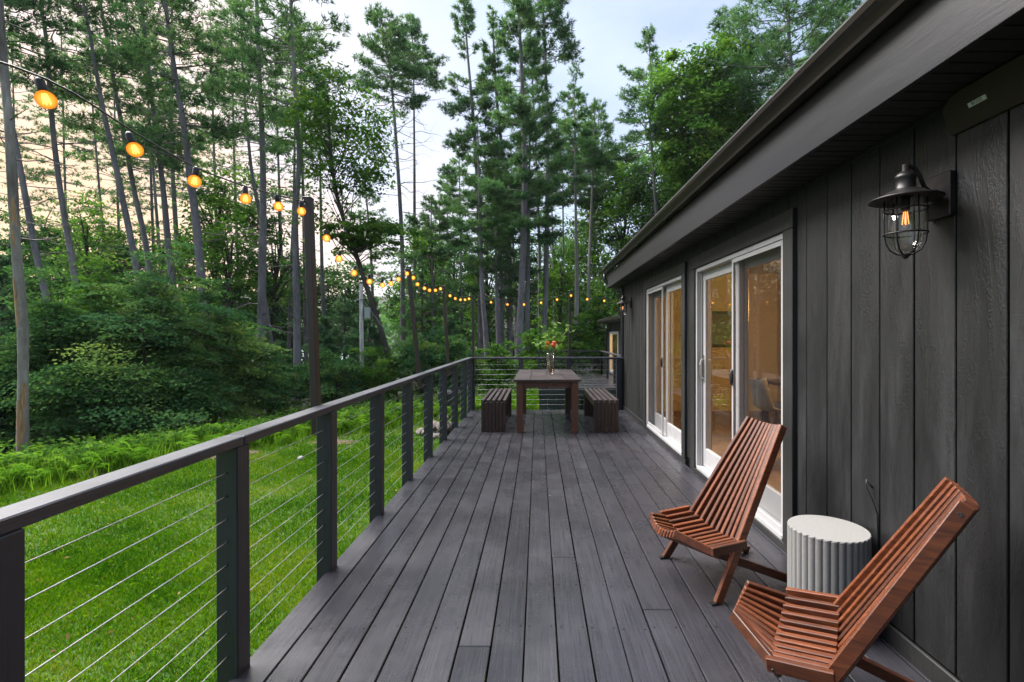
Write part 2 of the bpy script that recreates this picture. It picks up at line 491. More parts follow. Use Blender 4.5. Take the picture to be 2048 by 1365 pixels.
def ground_mat():
    m, nt, p, out = new_mat('forest_floor')
    v = coords(nt, jitter=False)
    c = ramp(nt, noise(nt, v, .8, 8, .7), [(.3, (.012, .018, .008)), (.5, (.024, .036, .012)), (.7, (.046, .032, .020))])
    nt.links.new(c, p.inputs['Base Color']); p.inputs['Roughness'].default_value = .95
    nt.links.new(bump(nt, noise(nt, v, 7, 6), .8, .1), p.inputs['Normal'])
    return m
def lawn_mat():
    m, nt, p, out = new_mat('lawn_soil_and_thatch')
    v = coords(nt, jitter=False)
    a = noise(nt, v, .55, 4); b = noise(nt, v, 9, 8, .75)
    c = ramp(nt, b, [(.3, (.030, .075, .010)), (.55, (.055, .120, .012)), (.75, (.095, .130, .020))])
    c = mixc(nt, ramp(nt, a, [(.55, 0), (.72, .6)]), c, (.090, .085, .028))
    nt.links.new(c, p.inputs['Base Color']); p.inputs['Roughness'].default_value = .9
    nt.links.new(bump(nt, b, .9, .04), p.inputs['Normal'])
    return m
def earth_mat():
    m, nt, p, out = new_mat('bare_earth')
    v = coords(nt, jitter=False)
    b = noise(nt, v, 14, 8, .75)
    nt.links.new(ramp(nt, b, [(.3, (.06, .038, .022)), (.7, (.17, .12, .075))]), p.inputs['Base Color'])
    p.inputs['Roughness'].default_value = .95
    nt.links.new(bump(nt, b, .9, .03), p.inputs['Normal'])
    return m
axis = np.concatenate([np.linspace(-400, -60, 18), np.linspace(-56, 56, 57), np.linspace(60, 400, 18)])
grid_mesh('ground', axis, axis + 20, gz, ground_mat(), kind='structure')

FERN = [(-11.5, 3.2), (-9.6, 5.9), (-8.2, 7.6), (-6.6, 10.2), (-5.1, 11.6), (-3.9, 12.9), (-2.6, 14.2), (-.8, 15.4), (1.2, 21.0)]
LAWN_Z = -.90
lawn_poly = [(2.4, -6), (2.4, 21)] + [(x - .45, y + .35) for x, y in FERN[::-1]] + [(-16, -3), (-14, -6)]
mb = MB(); mb.add([(x, y, LAWN_Z) for x, y in lawn_poly], [tuple(range(len(lawn_poly)))])
mb.obj('lawn', lawn_mat(), kind='structure')
for i, (x, y, a, b, z) in enumerate(((-6.25, 9.45, .55, .26, .006), (-5.75, 9.75, .35, .16, .0085), (-4.3, 10.7, .5, .22, .006), (-7.3, 8.3, .5, .2, .006), (-1.75, 1.9, .3, .5, .006), (-1.6, 3.0, .22, .5, .006))):
    mb = MB(); n = 22
    ph = random.random() * 6
    mb.add([(x + a * math.cos(t) * (1 + .22 * math.sin(3*t + ph)), y + b * math.sin(t) * (1 + .22 * math.cos(4*t + ph)), LAWN_Z + z) for t in [2*math.pi*k/n for k in range(n)]], [tuple(range(n))])
    if i == 0: earth = earth_mat()
    mb.obj('bare_earth_patch', earth, kind='structure')

# ------------------------------------------------------------------ deck
deck = thing('deck', kind='structure')
PW, PG, DL, DY0, DY1 = .1420, .0070, -1.251, -1.9, 9.36
rd = random.Random(3)
joints = {9: [3.15, 7.2], 12: [2.55], 6: [2.25, 6.4], 3: [5.2], 15: [4.0], 17: [3.9], 1: [6.6], 11: [6.0], 14: [1.2], 18: [2.9], 8: [6.1]}
for k in range(20):
    x0 = DL + k * (PW + PG); x1 = min(x0 + PW, 1.594)
    cuts = [DY0] + sorted(joints.get(k, [rd.uniform(5, 8)] if k % 3 == 1 else [])) + [DY1]
    for a, b in zip(cuts[:-1], cuts[1:]):
        w = x1 - x0
        mb = MB(); mb.box(-w/2, w/2, a + .002 - 3, b - .002 - 3, -.036, 0)
        o = mb.obj('plank', MT['deck'], deck, ((x0 + x1)/2 + rd.uniform(-.0012, .0012), 3, rd.uniform(-.0022, .0004)), bevel=.003)
        o.rotation_euler = (0, rd.uniform(-.006, .006), rd.uniform(-.0005, .0005))
mb = MB()
for y in np.arange(-1.7, 9.3, .406): mb.box(-1.21, 1.58, y - .02, y + .02, -.2, -.040)
mb.obj('joist', MT['darkplastic'], deck)
mb = MB(); mb.box(-1.248, -1.212, -1.9, 9.33, -.24, -.042)
mb.obj('rim_board', MT['rail'], deck)
mb = MB(); mb.box(-1.21, 1.59, 9.29, 9.33, -.24, -.042)
mb.obj('rim_board', MT['rail'], deck)
for x in (-1.1, .2, 1.45):
    for y in (.5, 3.5, 6.5, 9.1):
        mb = MB(); mb.box(x - .06, x + .06, y - .06, y + .06, LAWN_Z - .1, -.21)
        mb.obj('support_post', MT['rail'], deck)

# ------------------------------------------------------------------ railings
def post(parent, x, y, z0, z1, s=.089):
    mb = MB(); mb.box(-s/2, s/2, -s/2, s/2, z0, z1)
    return mb.obj('post', MT['rail'], parent, (x, y, 0), bevel=.004)
CZ = [.09 + .0934 * i for i in range(9)]
rail_l = thing('cable_railing', 'long dark grey railing of posts and steel cables along the lawn side', 'railing', (-1.265, 4, 0))
def par(o, t):                       # parent keeping world place (t is unrotated)
    o.parent = t; o.location = o.location - t.location; return o
LY = [1.15, 2.08, 2.995, 3.925, 4.845, 5.765, 6.685, 7.605, 8.525, 9.38]
for i, y in enumerate([-.72, .22] + LY):
    p_ = par(post(None, -1.265 + rd.uniform(-.002, .002), y, -.30, .940), rail_l)
    p_.rotation_euler = (rd.uniform(-.003, .003), rd.uniform(-.004, .004), 0)
    if .9 < y < 6:
        mb = MB()
        for z in CZ:
            mb.tube([(-1.265, y - .0485, z + rd.uniform(-.002, .002)), (-1.265, y - .0435, z)], .0055, 8)
        mb.obj('cable_hole', MT['black'], p_, (1.265, -y, 0), kind='stuff')
for a, b in ((-1.2, 2.075), (2.08, 5.0), (5.005, 9.425)):
    mb = MB(); mb.box(-.0445, .0445, a - 4, b - 4, .942, .980)
    o = mb.obj('cap_rail', MT['cap'], rail_l, (0, 0, rd.uniform(-.001, .001)), bevel=.004)
for z in CZ:
    mb = MB(); pts = []
    for y in np.linspace(-.72, 9.38, 24): pts.append((0, y - 4, z + rd.uniform(-.0015, .0015)))
    mb.tube(pts, .0019, 6); mb.obj('cable', MT['steel'], rail_l, smooth=True)

rail_b = thing('cable_railing', 'short cable railing across the deck end behind the dining table', 'railing', (.2, 9.38, 0))
for x in (-.32, .575, 1.515):
    post(rail_b, x - .2, 0, -.30, .940)
mb = MB(); mb.box(-1.218, 1.60, 9.3355, 9.4245, .942, .980)
o = mb.obj('cap_rail', MT['capx'], None, bevel=.004); par(o, rail_b)
for z in CZ:
    mb = MB(); mb.tube([(-1.42, 0, z), (-.5, 0, z + .001), (.4, 0, z - .001), (1.3, 0, z)], .0022, 6)
    mb.obj('cable', MT['steel'], rail_b)

# ------------------------------------------------------------------ house
house = thing('house', 'long single storey house clad in charcoal vertical boards with white sliding doors', 'house', (1.61, 4, 0))
def hp(mb, name, m, parent=None, smooth=False, bevel=0, **kw):
    """part of the house given in world coordinates"""
    o = mb.obj(name, m, parent or house, None, smooth, bevel, **kw)
    o.location = -house.location if parent is None else (0, 0, 0)
    return o
HY0, HY1, WX, SOF = -2.6, 9.36, 1.61, 2.305
DOORS = [(3.25, 5.06), (5.54, 7.36)]
DZ0, DZ1 = .065, 2.06
# structural wall with openings
mb = MB()
for a, b in ((HY0, 3.25), (5.06, 5.54), (7.36, HY1)): mb.box(1.626, 1.76, a, b, -.9, 2.5)
for a, b in DOORS:
    mb.box(1.626, 1.76, a + .001, b - .001, DZ1 + .012, 2.499); mb.box(1.626, 1.76, a + .001, b - .001, -.899, DZ0 - .03)
hp(mb, 'wall', MT['black'])
mb = MB(); mb.box(1.765, 8.0, HY1 - .14, HY1 - .002, -.9, 2.5); hp(mb, 'wall', MT['siding'])
# siding boards
sp, y0 = .2145, 1.713
k = int((HY0 - y0) / sp) - 1
while True:
    a = y0 + k * sp + .0045; b = y0 + (k + 1) * sp - .0045; k += 1
    if a > HY1 - .03: break
    a = max(a, HY0); b = min(b, HY1 - .005)
    if b - a < .02: continue
    pieces = [(a, b, .085)]
    for d0, d1 in DOORS:
        nxt = []
        for (p0, p1, zz) in pieces:
            lo, hi = d0 - .14, d1 + .14
            if p1 <= lo or p0 >= hi: nxt.append((p0, p1, zz)); continue
            if p0 < lo - .012: nxt.append((p0, lo - .004, zz))
            if p1 > hi + .012: nxt.append((hi + .004, p1, zz))
            nxt.append((max(p0, lo), min(p1, hi), 2.194))
        pieces = nxt
    for p0, p1, zz in pieces:
        c = (p0 + p1) / 2
        mb = MB(); mb.box(0, .015, p0 - c, p1 - c, zz, 2.32)
        o = mb.obj('siding_board', MT['siding'], house, (rd.uniform(-.001, .001), c - 4, 0), bevel=.0025)
mb = MB(); mb.box(1.593, 1.609, HY0, 3.10, -.05, .082); hp(mb, 'base_trim', MT['trim'], bevel=.003)
mb = MB(); mb.box(1.593, 1.609, 7.51, HY1, -.05, .082); hp(mb, 'base_trim', MT['trim'], bevel=.003)
for a, b in DOORS:
    mb = MB(); mb.box(1.588, 1.6255, a - .14, b + .14, -.05, DZ0 - .012); hp(mb, 'sill_board', MT['trim'], bevel=.003)
# casings
for a, b in DOORS:
    mb = MB(); mb.box(1.583, 1.6245, a - .135, a - .012, DZ0 - .010, DZ1 + .008); hp(mb, 'casing', MT['trim'], bevel=.003)
    mb = MB(); mb.box(1.583, 1.6245, b + .012, b + .135, DZ0 - .010, DZ1 + .008); hp(mb, 'casing', MT['trim'], bevel=.003)
    mb = MB(); mb.box(1.582, 1.6245, a - .135, b + .135, DZ1 + .010, 2.19); hp(mb, 'casing', MT['trim'], bevel=.003)

def sliding_door(a, b, flip):
    """frame, two glazed panels (one behind a screen); flip False: screen covers the near half"""
    mid = (a + b) / 2
    t = thing('sliding_door', None); t.parent = house; t.location = -house.location
    f = MB()
    f.box(1.600, 1.745, a - .010, a + .026, DZ0, DZ1); f.box(1.600, 1.745, b - .026, b + .010, DZ0, DZ1)
    f.box(1.600, 1.745, a + .027, b - .027, DZ1 - .032, DZ1 + .006); f.box(1.596, 1.745, a + .027, b - .027, DZ0 - .012, DZ0 + .020)
    f.box(1.640, 1.652, b - .040, b - .027, DZ0 + .021, DZ1 - .033); f.box(1.640, 1.652, a + .027, a + .040, DZ0 + .021, DZ1 - .033)
    f.obj('door_frame', MT['white'], t, bevel=.002)
    for which in (0, 1):
        near = which == 0
        p0, p1 = (a + .03, mid + .04) if near else (mid - .04, b - .03)
        screened = near != flip
        x0 = 1.700 if screened else 1.658
        mb = MB(); sw, tw, bw = .078, .085, .185
        z0, z1 = DZ0 + .023, DZ1 - .036
        mb.box(x0, x0 + .036, p0, p0 + sw, z0, z1); mb.box(x0, x0 + .036, p1 - sw, p1, z0, z1)
        mb.box(x0 + .0005, x0 + .0355, p0 + sw, p1 - sw, z1 - tw, z1 - .0005); mb.box(x0 + .0005, x0 + .0355, p0 + sw, p1 - sw, z0 + .0005, z0 + bw)
        pn = mb.obj('door_panel', MT['white'], t, bevel=.003)
        mb = MB(); mb.box(x0 + .014, x0 + .020, p0 + sw - .004, p1 - sw + .004, z0 + bw - .004, z1 - tw + .004)
        mb.obj('glass', MT['glass'], pn)
        if not screened:
            yy = p1 - .040 if not flip else p0 + .040
            mb = MB()
            mb.tube([(x0 - .001, yy, .96), (x0 - .03, yy, .975), (x0 - .042, yy, 1.02), (x0 - .042, yy, 1.10), (x0 - .03, yy, 1.145), (x0 - .001, yy, 1.16)], [.007, .009, .010, .010, .009, .007], 8)
            mb.box(x0 - .005, x0, yy - .016, yy + .016, .925, 1.195)
            mb.obj('handle', MT['nickel'], pn, smooth=False)
        else:
            s0, s1 = (a + .027, mid - .01) if near else (mid + .01, b - .027)
            mb = MB(); q0, q1 = DZ0 + .022, DZ1 - .034
            st = .028
            mb.box(1.606, 1.624, s0, s0 + st, q0, q1); mb.box(1.606, 1.624, s1 - st, s1, q0, q1)
            mb.box(1.6065, 1.6235, s0 + st, s1 - st, q1 - .035, q1); mb.box(1.6065, 1.6235, s0 + st, s1 - st, q0, q0 + .045)
            sc = mb.obj('screen_frame', MT['white'], t, bevel=.002)
            mb = MB(); mb.add([(1.615, s0 + .02, q0 + .03), (1.615, s1 - .02, q0 + .03), (1.615, s1 - .02, q1 - .03), (1.615, s0 + .02, q1 - .03)], [(0, 1, 2, 3)])
            mb.obj('screen_mesh', MT['mesh'], sc)
            yy = (s1 - .014) if near else (s0 + .014)
            mb = MB(); mb.lathe([(0, -.068), (.012, -.062), (.02, -.03), (.021, 0), (.02, .03), (.012, .062), (0, .068)], 12)
            mb.v = [(x * .7 + 1.598, y + yy, z + 1.05) for x, y, z in mb.v]
            mb.obj('pull', MT['black'], sc, smooth=True)
    return t
def mesh_mat():
    m, nt, p, out = new_mat('insect_screen'); nt.nodes.remove(p)
    d = nd(nt, 'ShaderNodeBsdfDiffuse'); d.inputs[0].default_value = (.024, .024, .026, 1)
    tr = nd(nt, 'ShaderNodeBsdfTransparent'); mx = nd(nt, 'ShaderNodeMixShader'); mx.inputs[0].default_value = .30
    nt.links.new(tr.outputs[0], mx.inputs[1]); nt.links.new(d.outputs[0], mx.inputs[2]); nt.links.new(mx.outputs[0], out.inputs[0])
    return m
MT['mesh'] = mesh_mat()
sliding_door(*DOORS[0], False)
sliding_door(*DOORS[1], True)

# eaves: soffit panels, fascia, gutter, roof
k = 0
yy = HY0
while yy < 9.60:
    mb = MB(); mb.box(1.352, 1.612, yy + .002, yy + .196, SOF, SOF + .012)
    mb.box(1.352, 1.612, yy + .060, yy + .064, SOF - .004, SOF - .0005); mb.box(1.352, 1.612, yy + .128, yy + .132, SOF - .004, SOF - .0005)
    hp(mb, 'soffit_panel', MT['soffit']); yy += .2
mb = MB(); mb.box(1.592, 1.609, HY0, 9.30, SOF - .022, SOF - .005); hp(mb, 'soffit_trim', MT['soffit'])
mb = MB(); mb.box(1.326, 1.349, HY0, 9.62, SOF - .012, 2.556); hp(mb, 'fascia', MT['fascia'], bevel=.002)
mb = MB(); mb.box(1.352, 2.6, 9.598, 9.62, SOF - .010, 2.60); hp(mb, 'fascia', MT['fascia'], bevel=.002)
prof = [(1.325, 2.560), (1.262, 2.552), (1.258, 2.566), (1.242, 2.596), (1.222, 2.612), (1.216, 2.634), (1.226, 2.640), (1.229, 2.632), (1.322, 2.636)]
mb = MB(); n = len(prof)
mb.add([(x, HY0, z) for x, z in prof] + [(x, 9.62, z) for x, z in prof], [(i, (i+1) % n, n + (i+1) % n, n + i) for i in range(n)] + [tuple(range(n)), tuple(range(2*n-1, n-1, -1))])
gut = hp(mb, 'gutter', MT['gutter'])
mb = MB(); mb.tube([(1.275, 9.55, 2.56), (1.275, 9.55, 2.47), (1.30, 9.54, 2.40), (1.40, 9.50, 2.345), (1.52, 9.44, 2.325), (1.575, 9.415, 2.30), (1.59, 9.405, 2.24), (1.59, 9.405, 1.0), (1.59, 9.405, -.5)], [.034] * 9, 10)
hp(mb, 'downspout', MT['black'], smooth=True)
mb = MB()
mb.add([(1.235, HY0, 2.642), (1.235, 9.64, 2.642), (5.4, 9.64, 3.95), (5.4, HY0, 3.95), (1.235, HY0, 2.662), (1.235, 9.64, 2.662), (5.4, 9.64, 3.98), (5.4, HY0, 3.98)],
       [(0,1,2,3),(7,6,5,4),(0,4,5,1),(1,5,6,2),(2,6,7,3),(3,7,4,0)])
mb.add([(9.6, HY0, 2.642), (9.6, 9.64, 2.642), (5.402, 9.64, 3.95), (5.402, HY0, 3.95), (9.6, HY0, 2.662), (9.6, 9.64, 2.662), (5.402, 9.64, 3.98), (5.402, HY0, 3.98)],
       [(3,2,1,0),(4,5,6,7),(1,5,4,0),(2,6,5,1),(3,7,6,2),(0,4,7,3)])
hp(mb, 'roof', MT['roof'])
mb = MB(); mb.add([(1.77, HY1 - .07, 2.5), (8.0, HY1 - .07, 2.5), (8.0, HY1 - .07, 3.1), (5.4, HY1 - .07, 3.94), (1.77, HY1 - .07, 2.8)], [(0, 1, 2, 3, 4)]); hp(mb, 'gable', MT['siding'])
# room behind the doors
mb = MB(); mb.box(1.765, 6.4, 1.6, 9.0, 2.50, 2.56); hp(mb, 'ceiling', MT['interior'])
mb = MB(); mb.box(1.765, 6.4, 1.6, 9.0, -.02, .03); hp(mb, 'room_floor', MT['intfloor'])
for bx in ((6.4, 6.46, 1.6, 9.0), (1.765, 6.39, 1.54, 1.6), (1.765, 6.39, 9.0, 9.06)):
    mb = MB(); mb.box(*bx, -.02, 2.56); hp(mb, 'room_wall', MT['interior'])
mb = MB(); mb.box(4.3, 4.4, 6.9, 8.99, .031, 2.49); hp(mb, 'room_wall', MT['interior'])
# opening with a darker passage in the far room wall
mb = MB(); mb.box(6.36, 6.395, 6.0, 6.9, .03, 2.05); hp(mb, 'room_door', MT['white'], bevel=.004)

# ------------------------------------------------------------------ wall lamps
def wall_lamp(y, label):
    t = thing('wall_lantern', label, 'wall lamp', (1.609, y, 1.95), 0, 'caged wall lanterns on the charcoal siding')
    mb = MB(); mb.box(-.026, 0, -.062, .062, -.088, .085); mb.obj('back_plate', MT['lampmetal'], t, bevel=.003)
    cx = -.150
    mb = MB()
    mb.tube([(-.026, 0, .02), (-.05, 0, .018), (-.075, 0, .035), (-.095, 0, .085), (-.115, 0, .112), (-.135, 0, .118), (cx, 0, .112)], .008, 10)
    mb.obj('arm', MT['lampmetal'], t, smooth=True)
    mb = MB(); mb.lathe([(.0, .125), (.012, .125), (.013, .098), (.024, .094), (.036, .080), (.038, .072), (.034, .066), (.035, .030), (.046, .022), (.062, .018), (.078, .006), (.105, -.004), (.124, -.012), (.125, -.016), (.10, -.012), (.05, -.004), (0, -.004)], 40, (cx, 0, 0))
    mb.obj('shade', MT['lampmetal'], t, smooth=True)
    mb = MB(); mb.lathe([(.062, -.012), (.062, -.15), (.058, -.18), (.046, -.205), (.026, -.219), (0, -.222)], 32, (cx, 0, 0))
    mb.obj('glass_jar', MT['lampglass'], t, smooth=True)
    cage = MB()
    for j in range(6):
        a = 2 * math.pi * (j + .5) / 6
        cage.tube([(cx + r * math.cos(a), r * math.sin(a), z) for r, z in ((.069, -.012), (.070, -.10), (.069, -.15), (.064, -.185), (.050, -.214), (.028, -.230), (.008, -.234))], .0034, 6)
    for z, r in ((-.055, .0725), (-.150, .0725)):
        ring = [(cx + r * math.cos(2*math.pi*q/28), r * math.sin(2*math.pi*q/28), z) for q in range(29)]
        cage.tube(ring, .0034, 6, False)
    cage.lathe([(0, -.250), (.008, -.247), (.011, -.240), (.024, -.232), (.008, -.228), (0, -.227)], 14, (cx, 0, 0))
    cage.obj('cage', MT['lampmetal'], t, smooth=True)
    mb = MB(); mb.lathe([(0, -.135), (.012, -.131), (.022, -.115), (.024, -.098), (.017, -.070), (.013, -.05), (.013, -.004)], 18, (cx, 0, 0))
    b = mb.obj('bulb', MT['lampglass'], t, smooth=True)
    mb = MB()
    for j in range(4):
        a = math.pi/4 + j * math.pi/2
        mb.tube([(cx + .006 * math.cos(a), .006 * math.sin(a), -.062), (cx + .011 * math.cos(a), .011 * math.sin(a), -.112)], .0016, 5)
    mb.obj('filament', MT['filament'], b)
    mb = MB(); mb.lathe([(.016, -.006), (.016, -.05), (.012, -.055)], 14, (cx, 0, 0)); mb.obj('socket', MT['lampmetal'], t)
    return t
MT['lampglass'] = thin_glass('seeded_lamp_glass', (.93, .93, .90), .9, .02, .03)
MT['filament'] = emit('warm_filament', (1, .38, .07), 1.1)
wall_lamp(1.985, 'large caged lantern on the near charcoal wall below the speaker')
wall_lamp(8.60, 'small looking caged lantern near the far house corner beside the downspout')

# ------------------------------------------------------------------ speaker
t = thing('speaker', 'slim black outdoor speaker bar with silver badge under the soffit', 'speaker', (1.609, 1.2, 2.17))
N_ = 26; mb = MB(); L0, L1 = -.6, .735
secs = []
for i in range(N_ + 1):
    y = L0 + (L1 - L0) * i / N_
    e = min(1, (L1 - y) / .11, (y - L0) / .11)
    bul = math.sqrt(max(0, 1 - (1 - e) ** 2))
    d = .046 + .018 * bul; h = .098 + .032 * bul
    secs.append([(0, y, 0), (-.010, y, -.002), (-.014, y, .004), (-(d + .014) / 2, y, (h - .002) / 2), (-d, y, h - .006), (-d + .006, y, h), (0, y, h)])
n = 7
for s_ in secs: mb.v += s_
for i in range(N_):
    for j in range(n): mb.f.append((i*n + j, i*n + (j+1) % n, (i+1)*n + (j+1) % n, (i+1)*n + j))
mb.f += [tuple(range(n)), tuple(N_*n + j for j in range(n))[::-1]]
mb.obj('body', MT['speaker'], t)
bd = MB(); bd.box(-.0015, .0015, -.036, .036, -.0085, .0085)
bo = bd.obj('badge', MT['badge'], t, (-.0415, .585, .064)); bo.rotation_euler = (0, math.radians(-21.5), 0)
fc = bpy.data.curves.new('badge_lettering', 'FONT'); fc.body = 'BOSE'; fc.size = .017; fc.align_x = 'CENTER'; fc.align_y = 'CENTER'; fc.extrude = .0003; fc.space_character = 1.15
fo = bpy.data.objects.new('badge_lettering', fc); COL.objects.link(fo); fc.materials.append(MT['black'])
bpy.context.view_layer.update()
_me = bpy.data.meshes.new_from_object(fo.evaluated_get(bpy.context.evaluated_depsgraph_get()))
bpy.data.objects.remove(fo); fo = bpy.data.objects.new('badge_lettering', _me); COL.objects.link(fo)
fo.parent = bo; fo.location = (-.0018, 0, 0); fo.rotation_euler = (math.radians(90), 0, math.radians(-90))

# wire on the wall
mb = MB(); mb.tube([(1.606, 2.40, .665), (1.585, 2.415, .70), (1.58, 2.405, .66), (1.592, 2.372, .60), (1.602, 2.362, .55), (1.603, 2.360, .40), (1.603, 2.358, .2), (1.603, 2.36, .09)], .0045, 8)
mb.obj('wall_cable', MT['black'], None, smooth=True, label='thin black cable sticking out of the siding above the fluted stool', cat='cable')

# ------------------------------------------------------------------ second deck and rear wing of the house
deck2 = thing('rear_deck', kind='structure', loc=(1.4, 17, -.17))
for k in range(20):
    y = -2.2 + k * .2325
    mb = MB(); mb.box(-1.4, 1.5, -.113, .113, -.036, 0)
    o = mb.obj('plank', MT['deck'], deck2, (0, y, rd.uniform(-.002, .001)), bevel=.003)
mb = MB(); mb.box(-1.38, 1.5, -2.36, -2.325, -.26, -.04); mb.obj('rim_board', MT['rail'], deck2)
for i in range(5):
    mb = MB(); mb.box(-.118, .118, -.012, .012, -.72, -.27); mb.obj('skirt_board', MT['rail'], deck2, (-1.24 + i * .245, -2.34, 0), bevel=.003)
for x in (-1.3, .0, 1.4):
    mb = MB(); mb.box(x - .06, x + .06, -2.30, -2.18, -.8, -.04); mb.obj('support_post', MT['rail'], deck2)
rail2 = thing('cable_railing', 'distant cable railing running along the rear deck toward the lit wing', 'railing', (2.5, 14.6, -.17))
for y in (0, 1.7, 3.4, 5.0): post(rail2, 0, y, -.2, .91)
mb = MB(); mb.box(-.06, .06, -.05, 5.05, .912, .95); mb.obj('cap_rail', MT['cap'], rail2, bevel=.004)
for z in CZ:
    mb = MB(); mb.tube([(0, 0, z - .02), (0, 5.0, z - .02)], .0025, 5); mb.obj('cable', MT['steel'], rail2)
rail3 = thing('cable_railing', 'far cross railing at the back edge of the rear deck', 'railing', (1.2, 19.6, -.17))
for x in (-1.15, 0, 1.3): post(rail3, x, 0, -.2, .91)
mb = MB(); mb.box(-1.2, 1.35, -.045, .045, .912, .95); mb.obj('cap_rail', MT['capx'], rail3)
for z in CZ:
    mb = MB(); mb.tube([(-1.15, 0, z - .02), (1.3, 0, z - .02)], .0025, 5); mb.obj('cable', MT['steel'], rail3)

wing = thing('house_wing', 'low dark rear wing with ribbed metal roof and a warm lit window', 'house', (2.9, 17, 0))
yA, yB = -4.5, 3.9      # local
mb = MB(); mb.box(.02, 4, yA, 1.0, -.9, 2.0); mb.box(.02, 4, 3.1, yB, -.9, 2.0); mb.box(.02, 4, 1.0, 3.1, 1.52, 2.0); mb.box(.02, 4, 1.0, 3.1, -.9, -.12)
mb.obj('wall', MT['siding'], wing)
for y in np.arange(yA, yB, .3):
    if .9 < y + .15 < 3.1: continue
    mb = MB(); mb.box(0, .02, y + .006, y + .294, -.6, 1.95); mb.obj('siding_board', MT['siding'], wing)
mb = MB(); mb.box(-.02, .06, 1.0, 1.12, -.1, 1.52); mb.box(-.02, .06, 2.98, 3.1, -.1, 1.52); mb.box(-.018, .06, 1.12, 2.98, 1.42, 1.52); mb.box(-.018, .06, 1.12, 2.98, -.1, 0)
wf = mb.obj('window', MT['white'], wing)
mb = MB(); mb.box(.03, .036, 1.12, 2.98, 0, 1.42); mb.obj('pane', MT['glass'], wf)
mb = MB(); mb.box(2.5, 2.55, .6, 3.6, -.2, 2.0); mb.obj('room_wall', MT['interior'], wing)
mb = MB()
for k in range(44):
    y0_ = yA - .2 + k * .2
    for a, b, h in ((0, .12, 0), (.12, .2, .03)):
        z0_ = 2.02 + h; mb.add([(-.3, y0_ + a, z0_), (-.3, y0_ + b, z0_), (4, y0_ + b, z0_ + .9), (4, y0_ + a, z0_ + .9)], [(0, 1, 2, 3)])
        if h: mb.add([(-.3, y0_ + a, 2.02), (-.3, y0_ + b, 2.02), (-.3, y0_ + b, z0_), (-.3, y0_ + a, z0_)], [(0, 1, 2, 3)])
mb.obj('roof', MT['roofmetal'], wing)
mb = MB(); mb.box(-.42, -.30, yA, yB + .25, 1.90, 2.01); mb.obj('gutter', MT['gutter'], wing, bevel=.01)
mb = MB(); mb.box(-.30, .02, yA, yB + .2, 1.88, 1.90); mb.obj('soffit', MT['soffit'], wing)
mb = MB(); mb.tube([(-.36, yB + .15, 1.92), (-.36, yB + .15, 1.8), (-.2, yB + .1, 1.68), (-.04, yB + .02, 1.62), (-.03, yB + .02, -.5)], .035, 8); mb.obj('downspout', MT['black'], wing, smooth=True)
wl_ = bpy.data.lights.new('wing_room_lamp', 'POINT'); wl_.energy = 110; wl_.color = (1, .62, .22); wl_.shadow_soft_size = .12
wo = bpy.data.objects.new('wing_room_lamp', wl_); COL.objects.link(wo); wo.location = (4.1, 19.3, 1.0)
t = thing('pendant_lamp', 'glowing amber lamp seen through the window of the rear wing', 'lamp', (3.4, 19.2, .75))
mb = MB(); mb.lathe([(0, -.09), (.05, -.08), (.07, -.02), (.05, .05), (.02, .08), (0, .085)], 12); mb.obj('shade', emit('amber_shade', (1, .5, .1), 5), t, smooth=True)
mb = MB(); mb.tube([(0, 0, .08), (0, 0, 1.2)], .006, 5); mb.obj('cord', MT['black'], t)

# ------------------------------------------------------------------ interior furniture and lights
t = thing('indoor_table', 'dark dining table inside the house seen through the near sliding door', 'table', (3.6, 5.9, .03))
mb = MB(); mb.box(-.5, .5, -1.2, 1.2, .71, .75); mb.obj('tabletop', MT['inttable'], t, bevel=.004)
for x in (-.42, .42):
    for y in (-1.1, 1.1):
        mb = MB(); mb.box(x - .035, x + .035, y - .035, y + .035, 0, .709); mb.obj('leg', MT['tablewood'], t)
def eames(x, y, rz, label):
    t = thing('indoor_chair', label, 'chair', (x, y, .03), rz, 'moulded chairs at the indoor table')
    mb = MB(); rows = []
    for i in range(9):
        s = i / 8
        yy_, zz_ = (.2 - .42 * min(1, s / .55), .45 - .04 * math.sin(min(1, s / .55) * math.pi)) if s < .55 else (-.22 - .10 * (s - .55) / .45, .45 + .36 * (s - .55) / .45)
        rows.append([(q * (.23 - .05 * s), yy_ + .05 * q * q * (1 if s > .5 else 0), zz_ + .05 * q * q) for q in (-1, -.6, 0, .6, 1)])
    for r in rows: mb.v += r
    for i in range(8):
        for j in range(4): mb.f.append((i*5 + j, i*5 + j + 1, i*5 + j + 6, i*5 + j + 5))
    o = mb.obj('seat_shell', MT['intchair'], t, smooth=True)
    sm = o.modifiers.new('solid', 'SOLIDIFY'); sm.thickness = .012
    for sx, sy in ((-1, -1), (1, -1), (1, 1), (-1, 1)):
        mb = MB(); mb.tube([(sx * .24, sy * .22 - .02, 0), (sx * .11, sy * .1 - .02, .41)], [.009, .012], 8); mb.obj('leg', MT['tablewood'], t)
    mb = MB()
    for sx in (-1, 1): mb.tube([(sx * .2, -.2, .12), (-sx * .12, .1, .38)], .004, 5); mb.tube([(sx * .2, .16, .12), (sx * .13, -.1, .38)], .004, 5)
    mb.obj('strut', MT['black'], t)
eames(2.95, 5.2, math.radians(-90), 'pale moulded chair nearer the glass of the near sliding door')
eames(2.95, 6.2, math.radians(-80), 'pale moulded chair further along the indoor table')
t = thing('pendant_lamp', 'warm hanging lamp above the indoor dining table', 'lamp', (3.6, 5.9, 2.0))
mb = MB(); mb.lathe([(.02, .12), (.05, .10), (.16, 0), (.155, 0), (.04, .09)], 20); mb.obj('shade', MT['black'], t, smooth=True)
